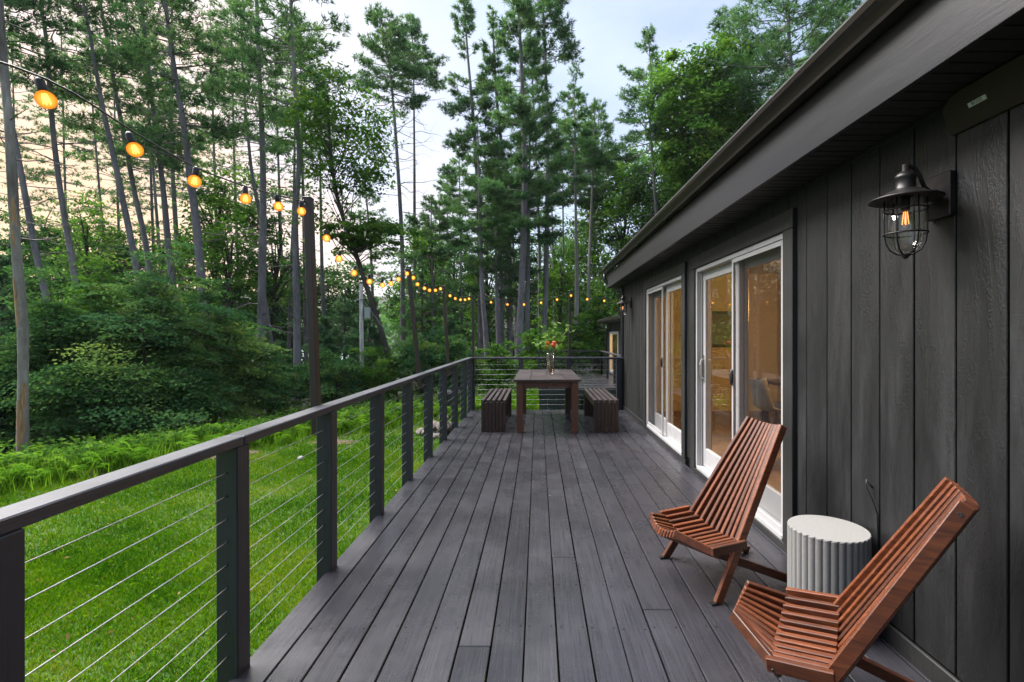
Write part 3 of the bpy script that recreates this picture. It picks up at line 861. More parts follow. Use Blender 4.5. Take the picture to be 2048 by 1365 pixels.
mb = MB(); mb.lathe([(0, -.02), (.03, 0), (.03, .04), (0, .07)], 12); mb.obj('bulb', emit('indoor_bulb', (1, .7, .35), 12), t, smooth=True)
mb = MB(); mb.tube([(0, 0, .12), (0, 0, .5)], .004, 5); mb.obj('cord', MT['black'], t)
for loc, e in (((3.4, 5.0, 1.75), 74), ((5.2, 7.0, 2.1), 62)):
    l_ = bpy.data.lights.new('room_lamp', 'POINT'); l_.energy = e; l_.color = (1, .56, .18); l_.shadow_soft_size = .15
    lo = bpy.data.objects.new('room_lamp', l_); COL.objects.link(lo); lo.location = loc
rr = np.random.default_rng(4)
t = thing('indoor_cabinet', 'long low cabinet along the back wall inside the house', 'cabinet', (6.1, 6.2, .03))
mb = MB(); mb.box(-.28, .28, -1.6, 1.6, .08, .86); mb.obj('carcass', MT['tablewood'], t)
mb = MB(); mb.box(-.31, .28, -1.63, 1.63, .861, .90); mb.obj('worktop', MT['inttable'], t, bevel=.004)
for k in range(6):
    mb = MB(); mb.box(-.30, -.281, -1.58 + k * .53, -1.07 + k * .53, .10, .84); dr_ = mb.obj('door', MT['white'], t, bevel=.004)
    mb = MB(); mb.tube([(-.315, -1.12 + k * .53, .6), (-.315, -1.12 + k * .53, .72)], .006, 6); mb.obj('handle', MT['nickel'], dr_)
t = thing('framed_picture', 'dark framed picture on the end wall of the lit room', 'picture', (3.3, 8.98, 1.5))
mb = MB(); mb.box(-.45, .45, -.03, 0, -.32, .32); mb.obj('frame', MT['black'], t, bevel=.004)
mb = MB(); mb.box(-.40, .40, -.034, -.031, -.27, .27); mb.obj('print', MT['concrete'], t)
t = thing('house_plant', 'dark leafy potted plant inside the near sliding door', 'plant', (4.1, 7.4 - .75, .03))
mb = MB(); mb.lathe([(.11, 0), (.15, .28), (.13, .28), (.12, .25), (0, .25)], 18); mb.obj('pot', MT['intchair'], t, smooth=True)
mb = MB(); mb.tube([(0, 0, .2), (.02, 0, .7), (0, .02, 1.3)], [.015, .012, .008], 6); mb.obj('stem', MT['barkdark'], t)
C = np.stack([rr.normal(0, .11, 110), rr.normal(0, .11, 110), rr.uniform(.75, 1.5, 110)], 1)
fast_mesh('foliage', leaves(rr, C, rr.normal(0, 1, (110, 3)) + np.array([0, 0, .6]), .065, .5), 4, rr.uniform(0, 1, 110), MT['leafdark'], t)

# ------------------------------------------------------------------ dining table, benches, vase
tb = thing('dining_table', 'brown wooden dining table at the far end of the deck', 'table', (.135, 8.12, 0))
for i in range(4):
    mb = MB(); w = .2405
    mb.box(-w/2 + .002, w/2 - .002, -1.02, 1.02, .733, .768)
    mb.obj('top_plank', MT['tabletop'], tb, (-.3608 + i * w, rd.uniform(-.004, .004), rd.uniform(-.003, 0)), bevel=.004)
for x in (-.395, .395):
    for y in (-.93, .80):
        mb = MB(); mb.box(-.048, .048, -.048, .048, 0, .732); mb.obj('leg', MT['tablewood'], tb, (x, y, 0), bevel=.004)
for y in (-.925, .795):
    mb = MB(); mb.box(-.346, .346, -.018, .018, .635, .7315); mb.obj('apron', MT['tablewood'], tb, (0, y, 0), bevel=.003)
for x in (-.39, .39):
    mb = MB(); mb.box(-.018, .018, -.876, .746, .635, .7315); mb.obj('apron', MT['tablewood'], tb, (x, 0, 0), bevel=.003)
def bench(x, label):
    t = thing('slatted_bench', label, 'bench', (x, 7.97, 0), 0, 'slatted benches beside the dining table')
    for i in range(5):
        mb = MB(); mb.box(-.024, .024, -.775, .775, .425, .464); mb.obj('top_slat', MT['benchtop'], t, (-.156 + i * .078, 0, rd.uniform(-.002, 0)), bevel=.003)
    for y in (-.752, .752):
        for i in range(7):
            mb = MB(); mb.box(-.0245, .0245, -.020, .020, 0, .424); mb.obj('end_slat', MT['benchwood'], t, (-.153 + i * .051, y + rd.uniform(-.002, .002), 0), bevel=.003)
    for x_ in (-.165, .165):
        mb = MB(); mb.box(-.012, .012, -.73, .73, .355, .424); mb.obj('side_rail', MT['benchwood'], t, (x_, 0, 0), bevel=.003)
bench(-.64, 'dark slatted bench on the railing side of the dining table')
bench(.982, 'dark slatted bench between the dining table and the house wall')

vs_ = thing('flower_vase', 'clear glass vase of orange flowers and green branches on the dining table', 'vase', (.20, 8.1, .768))
mb = MB(); mb.lathe([(0, .002), (.060, .002), (.062, .02), (.066, .15), (.072, .30), (.076, .335), (.072, .335), (.062, .15), (.056, .025), (0, .022)], 24)
mb.obj('glass', thin_glass('vase_glass', (.93, .90, .88), .9, .02, .06), vs_, smooth=True)
mb = MB(); mb.lathe([(0, .024), (.054, .024), (.058, .19), (0, .19)], 20); mb.obj('water', thin_glass('vase_water', (.85, .78, .72), .6, 0, .01), vs_, smooth=True)
mb = MB(); ends = []
for i in range(16):
    a = rr.uniform(0, 6.28); r1 = rr.uniform(.08, .42); h = rr.uniform(.42, .82) if i > 4 else rr.uniform(.40, .52)
    if i <= 4: r1 = rr.uniform(.04, .14)
    p1 = (math.cos(a) * r1, math.sin(a) * r1 * .7, h)
    mb.tube([(-math.cos(a) * .03, -math.sin(a) * .03, .03), (math.cos(a) * .04, math.sin(a) * .04, .33), ((p1[0]) * .6, p1[1] * .6, .33 + (h - .33) * .65), p1], [.004, .0035, .003, .002], 5)
    ends.append(p1)
mb.obj('stem', M('bouquet_stem', (.10, .14, .04), .6, 0, .3), vs_)
MT['bloom'] = M('orange_bloom', (.75, .14, .02), .55, 0, .5, 30, bmp=.1)
for p1 in ends[:5]:
    mb = MB(); mb.lathe([(0, -.03), (.018, -.02), (.034, .005), (.032, .026), (.02, .034), (.012, .022), (0, .03)], 12, mod=lambda j, r, z: 1 + .18 * (j % 2))
    mb.obj('bloom', MT['bloom'], vs_, p1, smooth=True)
C = []
for p1 in ends[5:]:
    for q in range(9):
        s_ = rr.uniform(.45, 1.05); C.append((p1[0] * s_ + rr.normal(0, .035), p1[1] * s_ + rr.normal(0, .035), .33 + (p1[2] - .33) * s_ + rr.normal(0, .025)))
C = np.array(C)
fast_mesh('leaf', leaves(rr, C, rr.normal(0, .7, (len(C), 3)) + np.array([0, -.5, .7]), .048, .42), 4, rr.uniform(0, 1, len(C)), MT['vaseleaf'], vs_)

# ------------------------------------------------------------------ fluted side table
st_ = thing('side_table', 'round pale concrete side table with fluted sides between the two slatted chairs', 'side table', (1.415, 2.44, 0))
def fl(j, r, z): return 1 - (.030 * (abs(math.sin(math.pi * j / 6)) ** .6 if .085 < z < .452 and r > .16 else .0))
n_fl = 6 * 34
mb = MB(); mb.lathe([(.150, .075), (.160, .078), (.172, .090), (.178, .11), (.178, .40), (.178, .448), (.179, .4515), (.1775, .4565), (.174, .459), (0, .460)], n_fl, mod=lambda j, r, z: 1 - .036 * (1 - abs(math.sin(math.pi * j / 6)) ** .7) if (.085 < z < .458 and r > .165) else 1)
mb.obj('drum', MT['concrete'], st_, smooth=False)
mb = MB(); mb.lathe([(.148, 0), (.150, .006), (.150, .0745)], 64); mb.obj('plinth', MT['concrete'], st_, smooth=True)

# ------------------------------------------------------------------ slatted folding chairs
def stick_chair(loc, fwd, label):
    ang = math.atan2(-fwd[0], fwd[1])
    t = thing('slatted_chair', label, 'chair', (loc[0], loc[1], 0), ang, 'reddish slatted wooden folding chairs on the deck')
    r_ = random.Random(8)
    def sag(i, n, s): return -s * (1 - (2 * i / (n - 1) - 1) ** 2)
    n = 11
    bd = Vector((0, -.515, .89)).normalized(); bn = Vector((0, bd.z, -bd.y))      # along the back, and forward normal
    sdv = Vector((0, .165, .075)).normalized(); sn = Vector((0, -sdv.z, sdv.y))
    for i in range(n):
        q = 2 * i / (n - 1) - 1
        # back slats, the outer pair running down to the deck as front legs
        top = Vector((q * .142, -.515, .89)) + bn * sag(i, n, .034)
        hin = Vector((q * .252, -.165, .285)) + bn * sag(i, n, .020) + Vector((0, 0, sag(i, n, .035)))
        top -= bn * .022; hin -= bn * .022
        d = (hin - top).normalized()
        if i in (0, n - 1):
            foot = Vector((q * .278, .0, .012)) - bn * .022
            mb = MB(); mb.beam(top, foot, .025, .046, bn)
            o = mb.obj('leg', MT['chairwood'], t, bevel=.003)
            pc = top + d * .035; mb = MB(); mb.tube([pc + Vector((math.copysign(.0118, q), 0, 0)), pc + Vector((math.copysign(.0134, q), 0, 0))], .0085, 10); mb.obj('dowel_plug', MT['barkdark'], t)
        else:
            mb = MB(); mb.beam(top, hin + d * .03, .0245, .044, bn)
            o = mb.obj('back_slat', MT['chairwood'], t, bevel=.003)
        # seat slats, one pair running back to the deck as rear legs
        tip = Vector((q * .132, .144, .347)) + sn * sag(i, n, .040)
        hn = Vector((q * .252, -.02, .275 + sag(i, n, .035)))
        tip -= sn * .02; hn -= sn * .02
        d = (hn - tip).normalized()
        if i in (3, 7):
            mb = MB(); mb.beam(tip, hn + d * .02, .0225, .040, sn); mb.obj('seat_slat', MT['chairwood'], t, bevel=.003)
            a_ = hn + d * .0205; mb = MB(); mb.beam(a_, Vector((q * .252 + math.copysign(.13, q), -.585, .014)), .025, .044, sn)
            mb.obj('leg', MT['chairwood'], t, bevel=.003)
        else:
            mb = MB(); mb.beam(tip, hn + d * .03, .0225, .040, sn)
            mb.obj('seat_slat', MT['chairwood'], t, bevel=.003)
    for i in range(12):
        q = 2 * i / 11 - 1
        dz = sag(i, 12, .040)
        mb = MB(); mb.beam(Vector((q * .277, .012, .272 + dz)), Vector((q * .277, -.192, .292 + dz)), .023, .046, (0, 0, 1))
        mb.obj('link_slat', MT['chairwood'], t, bevel=.003)
    for y, z in ((-.01, .262), (-.165, .275)):
        mb = MB(); mb.tube([(-.29 + .58 * k / 10, y, z + sag(k, 11, .037)) for k in range(11)], .005, 6); mb.obj('rod', MT['black'], t, smooth=True)
    for sx in (-1, 1):
        mb = MB(); mb.box(sx * .278 - .014, sx * .278 + .014, -.03, .02, 0, .010); mb.obj('foot_pad', MT['black'], t)
    return t
stick_chair((.847, 2.865), (-.970, -.243), 'reddish slatted folding chair standing free in front of the near sliding door')
stick_chair((.945, 1.945), (-.84, .543), 'closest reddish slatted folding chair, its back toward the plain siding')

# ------------------------------------------------------------------ light poles and string lights
POLES = [((-1.34, .62, .80), (-1.40, .60, 2.20)), ((-1.333, 3.015, .80), (-1.378, 3.0, 2.215)), ((-1.335, 5.69, .78), (-1.468, 5.67, 2.14)),
         ((-1.345, 7.54, .78), (-1.418, 7.52, 2.13)), ((-1.212, 9.465, -.25), (-1.235, 9.465, 2.13)), ((.588, 9.465, -.25), (.605, 9.465, 2.165))]
PL = ['bronze light pole nearest the house end where the string of bulbs begins', 'tallest looking bronze light pole, nearest on the left of the lawn railing', 'leaning bronze light pole second nearest along the lawn railing',
      'bronze light pole third nearest along the lawn railing', 'bronze light pole at the far left corner of the deck railing', 'bronze light pole behind the dining table']
for (a, b), lab in zip(POLES, PL):
    if lab is None: continue
    t = thing('light_pole', lab, 'pole', a, 0, 'poles carrying the string lights')
    d = Vector(b) - Vector(a)
    mb = MB(); mb.beam((0, 0, 0), d, .042, .056, (0, 1, 0)); mb.obj('shaft', MT['pole'], t, bevel=.003)
    mb = MB(); mb.beam(d, d + d.normalized() * .008, .046, .060, (0, 1, 0)); mb.obj('cap', MT['pole'], t, bevel=.002)
    mb = MB(); mb.beam(d * .965 + Vector((0, -.028, 0)), d * .965 + Vector((.0, -.05, .008)), .006, .006); mb.obj('hook', MT['steel'], t)
    if a[0] < -1.3:
        mb = MB(); mb.box(-.02, .04, -.022, .022, .02, .05); mb.obj('bracket', MT['pole'], t)

sl = thing('string_lights', 'long string of glowing round amber bulbs swagged from pole to pole', 'string lights', (0, 5, 2))
SPANS = [  # bulb centres seen in the photograph between consecutive poles
    [(-640, 52), (-245, 112), (92, 200), (270, 300), (389, 363), (491, 398), (557, 413), (603, 423)],
    [(653, 477), (678, 518), (708, 546.5), (739, 563.6), (765, 571), (782, 567.6), (797, 559), (814, 547.6)],
    [(826.6, 556), (835, 569), (849, 577), (859, 581), (871, 581), (881, 578)],
    [(900, 592), (910.5, 597.6), (921, 600), (930, 600), (938, 598)]]
PT = [Vector(b) for a, b in POLES]
def on_span(i, px, py):
    y = (PT[i].y + PT[i+1].y) / 2
    for _ in range(12):
        x = PT[i].x + .02 + (PT[i+1].x - PT[i].x) * (y - PT[i].y) / (PT[i+1].y - PT[i].y)
        y = -x * 1000 / (1076 - px)
    return at(px, py, y)
bulbs, cord = [], []
for i, sp_ in enumerate(SPANS):
    cord.append(PT[i] + Vector((0, -.04, -.03)) if i else PT[0])
    for px, py in sp_:
        b = on_span(i, px, py); bulbs.append(b); cord.append(b + Vector((0, 0, .058)))
cord.append(PT[4] + Vector((0, -.04, -.03)))
for px, py in ((982, 605), (1015, 609.5), (1048, 609.5), (1082, 606), (1114, 599.6), (1142, 591.6), (1174.5, 599), (1208.6, 602)):
    b = at(px, py, 9.42); bulbs.append(b); cord.append(b + Vector((0, 0, .058)))
cord.append(Vector((1.60, 9.43, 2.13)))
def smooth_path(pts, k=4):
    out = []
    for i in range(len(pts) - 1):
        p0, p1, p2, p3 = pts[max(i-1, 0)], pts[i], pts[i+1], pts[min(i+2, len(pts)-1)]
        for j in range(k):
            s = j / k
            out.append(.5 * ((2*p1) + (p2 - p0)*s + (2*p0 - 5*p1 + 4*p2 - p3)*s*s + (3*p1 - p0 - 3*p2 + p3)*s**3))
    return out + [pts[-1]]
mb = MB(); mb.tube(smooth_path(cord), .0031, 6); o = mb.obj('cord', MT['black'], None, smooth=True); par(o, sl)
m, nt, p, out = new_mat('amber_bulb_glass'); nt.nodes.remove(p)
lw = nd(nt, 'ShaderNodeLayerWeight'); lw.inputs[0].default_value = .45
em = nd(nt, 'ShaderNodeEmission')
_st = nd(nt, 'ShaderNodeMath', operation='MULTIPLY'); _st.inputs[1].default_value = .66
nt.links.new(ramp(nt, lw.outputs['Facing'], [(0, 1.0), (.25, .85), (.6, .70), (1, .60)]), _st.inputs[0]); nt.links.new(_st.outputs[0], em.inputs[1])
nt.links.new(ramp(nt, lw.outputs['Facing'], [(0, (1, .48, .085)), (.3, (1, .35, .035)), (.75, (.95, .22, .010)), (1, (.9, .34, .07))]), em.inputs[0])
tr = nd(nt, 'ShaderNodeBsdfTransparent'); mx = nd(nt, 'ShaderNodeMixShader')
nt.links.new(ramp(nt, lw.outputs['Facing'], [(0, .85), (.6, .88), (1, .95)]), mx.inputs[0])
nt.links.new(tr.outputs[0], mx.inputs[1]); nt.links.new(em.outputs[0], mx.inputs[2]); nt.links.new(mx.outputs[0], out.inputs[0])
m.cycles.emission_sampling = 'NONE'
MT['bulb'] = m
MT['core'] = emit('bulb_filament', (1, .52, .12), 4)
def bulb_proto():
    mb = MB(); mb.lathe([(.0240 * math.sin(a_ * math.pi / 14), -.0240 * math.cos(a_ * math.pi / 14)) for a_ in range(13)] + [(.0098, .0240)], 24)
    g = mb.obj('bulb', MT['bulb'], sl, smooth=True)
    mb = MB(); mb.lathe([(.0105, .022), (.0115, .026), (.0115, .050), (.009, .056), (.004, .060), (0, .061)], 14); mb.obj('socket', MT['black'], g, smooth=True)
    mb = MB()
    for j in range(6):
        a = j * math.pi / 3; mb.tube([(.005 * math.cos(a), .005 * math.sin(a), .016), (.009 * math.cos(a), .009 * math.sin(a), -.012)], .0016, 4)
    mb.lathe([(0, -.010), (.006, -.004), (.006, .006), (0, .012)], 8)
    mb.obj('filament', MT['core'], g)
    return g
proto = bulb_proto()
for i, b in enumerate(bulbs):
    g = proto if i == 0 else copy_tree(proto, sl)
    g.location = b - sl.location
    g.rotation_euler = (rd.uniform(-.25, .25), rd.uniform(-.25, .25), rd.uniform(0, 3))

# ------------------------------------------------------------------ things on the lawn
def rock(name, loc, s, m, seed, **kw):
    r_ = np.random.default_rng(seed)
    bm = bmesh.new(); bmesh.ops.create_icosphere(bm, subdivisions=2, radius=1)
    k_ = r_.normal(0, 1, (4, 3))
    for v in bm.verts:
        p_ = np.array(v.co); f = 1 + .18 * np.sin(k_[0] @ p_ * 2 + 1) + .12 * np.sin(k_[1] @ p_ * 3.1)
        v.co = (v.co.x * s[0] * f, v.co.y * s[1] * f, v.co.z * s[2] * f)
    me = bpy.data.meshes.new(name); bm.to_mesh(me); bm.free(); me.materials.append(m)
    o = bpy.data.objects.new(name, me); COL.objects.link(o); o.location = loc; o.rotation_euler = (0, 0, r_.uniform(0, 6))
    return props(o, **kw)
rock('stone', (-4.36, 9.2, LAWN_Z + .02), (.085, .06, .045), MT['palestone'], 1, label='single pale stone lying in the lawn beyond the railing', cat='stone')
r3 = random.Random(4)
pile = [(0, 0, 0), (.3, .1, 0), (-.28, .05, 0), (.1, .3, 0), (-.1, -.25, 0), (.05, .05, .17), (.25, .25, .15), (-.18, .15, .15), (.05, .1, .32), (.45, -.1, 0), (-.5, .2, 0), (.5, .3, 0)]
for i, (x, y, z) in enumerate(pile):
    rock('stone', (-2.2 + x, 11.3 + y, LAWN_Z + .06 + z), (r3.uniform(.13, .22), r3.uniform(.1, .16), r3.uniform(.07, .11)), MT['stone'], 20 + i,
         label='rough stone in the rock pile on the grass behind the far railing posts', cat='stone', group='stones in the pile beside the deck')
t = thing('dark_bin', 'dark lidded bin standing on the grass behind the far railing posts', 'bin', (-2.55, 14.4, LAWN_Z))
mb = MB(); mb.add([(-.22,-.22,0),(.22,-.22,0),(.22,.22,0),(-.22,.22,0),(-.28,-.28,.62),(.28,-.28,.62),(.28,.28,.62),(-.28,.28,.62)], [(0,3,2,1),(4,5,6,7),(0,1,5,4),(1,2,6,5),(2,3,7,6),(3,0,4,7)])
mb.obj('body', MT['darkplastic'], t, bevel=.01)
mb = MB(); mb.box(-.30, .30, -.31, .30, .621, .66); mb.box(-.26, .26, -.26, .26, .661, .69); mb.obj('lid', MT['darkplastic'], t, bevel=.008)
for x in (-.2, .2):
    mb = MB(); mb.tube([(x - .03, .25, .09), (x + .03, .25, .09)], .09, 14); mb.obj('wheel', MT['black'], t)

# utility pole with a box
up = thing('utility_pole', 'pale weathered utility pole with a small box near its top', 'pole', tuple(at(725, 838, 18)))
top = at(722, 568, 18) - up.location
mb = MB(); mb.tube([(0, 0, -.6), tuple(top * .5), tuple(top)], [.085, .075, .07], 10); mb.obj('shaft', MT['woodpole'], up, smooth=True)
mb = MB(); mb.box(.09, .27, -.08, .08, top.z - 1.25, top.z - .85); mb.obj('box', MT['palewall'], up, bevel=.01)
mb = MB(); mb.beam((-.26, -.09, top.z - .62), (.1, -.09, top.z - .5), .04, .04); mb.obj('bracket', MT['woodpole'], up)

# neighbour's house down the slope
hp_ = at(630, 800, 46); t = thing('distant_house', 'small pale house with a green roof glimpsed between trunks down the slope', 'house', (hp_.x, 46, -4.4))
mb = MB(); mb.box(-6.5, 3.5, 0, 6, 0, 3.2); mb.obj('wall', MT['palewall'], t)
mb = MB(); mb.add([(-6.8, -.4, 3.2), (3.8, -.4, 3.2), (3.8, 6.4, 3.2), (-6.8, 6.4, 3.2), (-6.8, 3, 4.3), (3.8, 3, 4.3)], [(0,1,5,4),(3,4,5,2),(0,4,3),(1,2,5),(0,3,2,1)])
mb.add([(-.6, -.9, 3.3), (2.2, -.9, 3.3), (2.2, 3, 3.3), (-.6, 3, 3.3), (.8, -.9, 5.2), (.8, 3, 5.2)], [(0,1,4),(1,2,5,4),(0,4,5,3),(0,3,2,1),(2,3,5)]); mb.obj('roof', MT['greenroof'], t)
mb = MB(); mb.box(-.5, 2.1, -.8, 0, 0, 3.28); mb.obj('porch', MT['palewall'], t)
for x in (.2, 1.5, -3, -5):
    mb = MB(); mb.box(x - .45, x + .45, -.86 if x > 0 else -.06, -.81 if x > 0 else -.01, 1.2, 2.5); w_ = mb.obj('window', MT['white'], t)
    mb = MB(); mb.box(x - .36, x + .36, -.88 if x > 0 else -.08, -.861 if x > 0 else -.061, 1.3, 2.4); mb.obj('pane', MT['darkplastic'], w_)

# ------------------------------------------------------------------ vegetation builders
def interp_path(pts, zs):
    """points of a polyline at heights zs (pts sorted upward)"""
    P = np.array([tuple(p) for p in pts]); o = np.argsort(P[:, 2]); P = P[o]
    zs = np.asarray(zs, float)
    return np.stack([np.interp(zs, P[:, 2], P[:, 0]), np.interp(zs, P[:, 2], P[:, 1]), zs], -1)

def vtubes(paths, r0, r1, n=3):
    """paths (B,K,3) -> verts, quads for thin tapering sticks"""
    B, K, _ = paths.shape
    d = unit(np.gradient(paths, axis=1))
    ref = np.where(np.abs(d[..., 2:3]) > .9, np.array([1., 0, 0]), np.array([0, 0, 1.]))
    x = unit(np.cross(d, ref)); y = np.cross(d, x)
    t = np.linspace(0, 1, K)[None, :, None]
    r = r0[:, None, None] * (1 - t) + r1[:, None, None] * t
    V = np.stack([paths + (x * math.cos(2*math.pi*j/n) + y * math.sin(2*math.pi*j/n)) * r for j in range(n)], 2)   # B,K,n,3
    idx = np.arange(B * K * n).reshape(B, K, n)
    F = []
    for j in range(n):
        a = idx[:, :-1, j]; b = idx[:, :-1, (j+1) % n]; c = idx[:, 1:, (j+1) % n]; e = idx[:, 1:, j]
        F.append(np.stack([a, b, c, e], -1).reshape(-1, 4))
    return V.reshape(-1, 3), np.concatenate(F)

def stick_mesh(name, sets, m, parent):
    V, F, off = [], [], 0
    for v, f in sets: V.append(v); F.append(f + off); off += len(v)
    V = np.concatenate(V).astype(np.float32); F = np.concatenate(F).astype(np.int32)
    me = bpy.data.meshes.new(name)
    me.vertices.add(len(V)); me.vertices.foreach_set('co', V.ravel())
    me.loops.add(F.size); me.loops.foreach_set('vertex_index', F.ravel())
    me.polygons.add(len(F)); me.polygons.foreach_set('loop_start', np.arange(0, F.size, 4, dtype=np.int32))
    me.polygons.foreach_set('use_smooth', np.ones(len(F), bool))
    me.update(calc_edges=True); me.materials.append(m)
    o = bpy.data.objects.new(name, me); COL.objects.link(o)
    if parent is not None: o.parent = parent
    o['kind'] = 'stuff'
    return o

def trunk_obj(pts, r_base, r_top, m, parent, rng, n=10, flare=True, segs=34):
    P = np.array([tuple(p) for p in pts]); z0, z1 = P[:, 2].min(), P[:, 2].max()
    zs = np.linspace(z0, z1, segs)
    C = interp_path(pts, zs)
    # soften the corners of the polyline
    for _ in range(3): C[1:-1, :2] = (C[:-2, :2] + 2 * C[1:-1, :2] + C[2:, :2]) / 4
    t = (zs - z0) / (z1 - z0)
    R = r_base * (1 - t) ** .8 * (1 - r_top / r_base) + r_top
    if flare: R = R * (1 + .45 * np.exp(-(zs - z0) / .35))
    mb = MB(); k = 0
    a = np.linspace(0, 2*math.pi, n, endpoint=False)
    ph = rng.uniform(0, 6.28, 3)
    for i in range(segs):
        rr_ = R[i] * (1 + .06 * np.sin(2*a + ph[0] + i*.3) + .05 * np.sin(3*a + ph[1] - i*.2) + rng.normal(0, .02, n))
        mb.v += [(C[i, 0] + rr_[j] * math.cos(a[j]), C[i, 1] + rr_[j] * math.sin(a[j]), C[i, 2]) for j in range(n)]
    for i in range(segs - 1):
        for j in range(n): mb.f.append((i*n + j, i*n + (j+1) % n, (i+1)*n + (j+1) % n, (i+1)*n + j))
    mb.f.append(tuple((segs-1)*n + j for j in range(n)))
    return mb.obj('trunk', m, parent, smooth=True), C

def needle_crown(rng, axis_pts, z0, z1, Lmax, nb, dens, m, parent, young=False, top_pow=.75, side=None):
    """whorled conifer crown with flat feathery boughs"""
    B = nb
    t = np.sort(rng.uniform(0, 1, B) ** (.92)) ; t[-6:] = np.linspace(.93, .995, 6)
    z = z0 + (z1 - z0) * t
    # gather into whorls
    wh = .55 if not young else .35
    z = np.round(z / wh) * wh + rng.normal(0, .08, B)
    base = interp_path(axis_pts, np.minimum(z, z1 - .05))
    az = np.arange(B) * 2.39996 + rng.normal(0, .5, B)
    prof = (1 - t) ** (top_pow + .12) * (.55 + .45 * np.minimum(1, t / .2)) + .10 if not young else (1 - t) ** .9 + .06
    L = Lmax * prof * rng.uniform(.45, 1.15, B)
    keep = rng.uniform(0, 1, B) > (.0 if young else .10)
    el = np.radians(np.where(t < .3, rng.uniform(-12, 12, B), rng.uniform(2, 20, B)) + 38 * t ** 3)
    if young: el = np.radians(rng.uniform(0, 18, B) + 40 * t ** 3)
    H = np.stack([np.cos(az), np.sin(az), np.zeros(B)], -1)
    if side is not None: L = L * (1 + side * H[:, 0])
    L = np.maximum(L * keep, .15)
    droop = rng.uniform(-.10, .10, B) if not young else rng.uniform(-.12, .02, B)
    s = np.linspace(0, 1, 6)
    def pt(s_, Hh, LL, ee, dd, bb):
        return bb + Hh * (LL * np.cos(ee) * s_)[..., None] + np.array([0, 0, 1.]) * (LL * (np.sin(ee) * s_ + dd * s_ ** 2 + .10 * s_ ** 3))[..., None]
    paths = pt(np.broadcast_to(s, (B, 6)), H[:, None, :], L[:, None], el[:, None], droop[:, None], base[:, None, :])
    paths[:, 1:-1] += rng.normal(0, .03, (B, 4, 3)) * L[:, None, None] * .5
    sticks = [vtubes(paths, .010 + .011 * L, .004 + 0 * L)]
    # side twigs + needle tufts
    cnt = np.maximum(3, (dens * (L / Lmax) ** 1.15 * 100).astype(int)) * keep
    bi = np.repeat(np.arange(B), cnt); n = len(bi)
    ss = rng.uniform(.22 if not young else .1, 1.0, n) ** .75
    clump = (rng.integers(0, 5, n) + .5) / 5
    ss = .55 * ss + .45 * (.25 + .75 * clump)
    lat = rng.normal(0, .5, n).clip(-1, 1) * (.40 * (1.06 - ss) + .07) * L[bi]
    P = pt(ss, H[bi], L[bi], el[bi], droop[bi], base[bi])
    side_v = np.stack([-H[bi][:, 1], H[bi][:, 0], np.zeros(n)], -1)
    P = P + side_v * lat[:, None] + np.array([0, 0, 1.]) * (rng.normal(.02, .05, n) * (1 + L[bi] * .15))[:, None] + H[bi] * (np.abs(lat) * .5)[:, None]
    D = H[bi] * .7 + side_v * (np.sign(lat) * .6)[:, None] + np.array([0, 0, .45])
    k = 8
    ln = .27 if not young else .16
    V = tufts(rng, P, D, k, ln, .040 if not young else .030, .6)
    tint = np.repeat(np.clip(.50 + .18 * rng.normal(0, 1, n) + .22 * (t[bi] - .4) + .20 * rng.normal(0, 1, B)[bi], 0, 1), k) + rng.normal(0, .07, n * k)
    stick_mesh('branches', sticks, MT['twig'], parent)
    return fast_mesh('crown', V, 3, tint, m, parent)

def dead_limbs(rng, axis_pts, za, zb, count, Lm, parent, m=None):
    z = rng.uniform(za, zb, count); base = interp_path(axis_pts, z)
    az = rng.uniform(0, 6.28, count); L = Lm * rng.uniform(.15, 1, count) ** 1.3
    H = np.stack([np.cos(az), np.sin(az), rng.uniform(-.25, .35, count)], -1)
    s = np.linspace(0, 1, 5)
    paths = base[:, None, :] + H[:, None, :] * (L[:, None] * s)[..., None] + np.array([0, 0, 1.]) * (rng.uniform(-.25, .15, count)[:, None] * L[:, None] * s ** 2)[..., None]
    paths[:, 1:] += rng.normal(0, .03, (count, 4, 3)) * L[:, None, None]
    sets = [vtubes(paths, .010 + .008 * L, .004 + 0 * L)]
    tw = []
    for i in range(count):
        if L[i] > .9:
            for q in range(int(L[i] * 2)):
                sp_ = paths[i, rng.integers(1, 5)]
                d = unit(H[i] + rng.normal(0, .6, 3))
                l_ = L[i] * rng.uniform(.15, .4)
                tw.append(np.stack([sp_, sp_ + d * l_ * .5 + rng.normal(0, .02, 3), sp_ + d * l_]))
    if tw:
        tw = np.array(tw); sets.append(vtubes(tw, np.full(len(tw), .007), np.full(len(tw), .003)))
    return stick_mesh('dead_branches', sets, m or MT['twig'], parent)

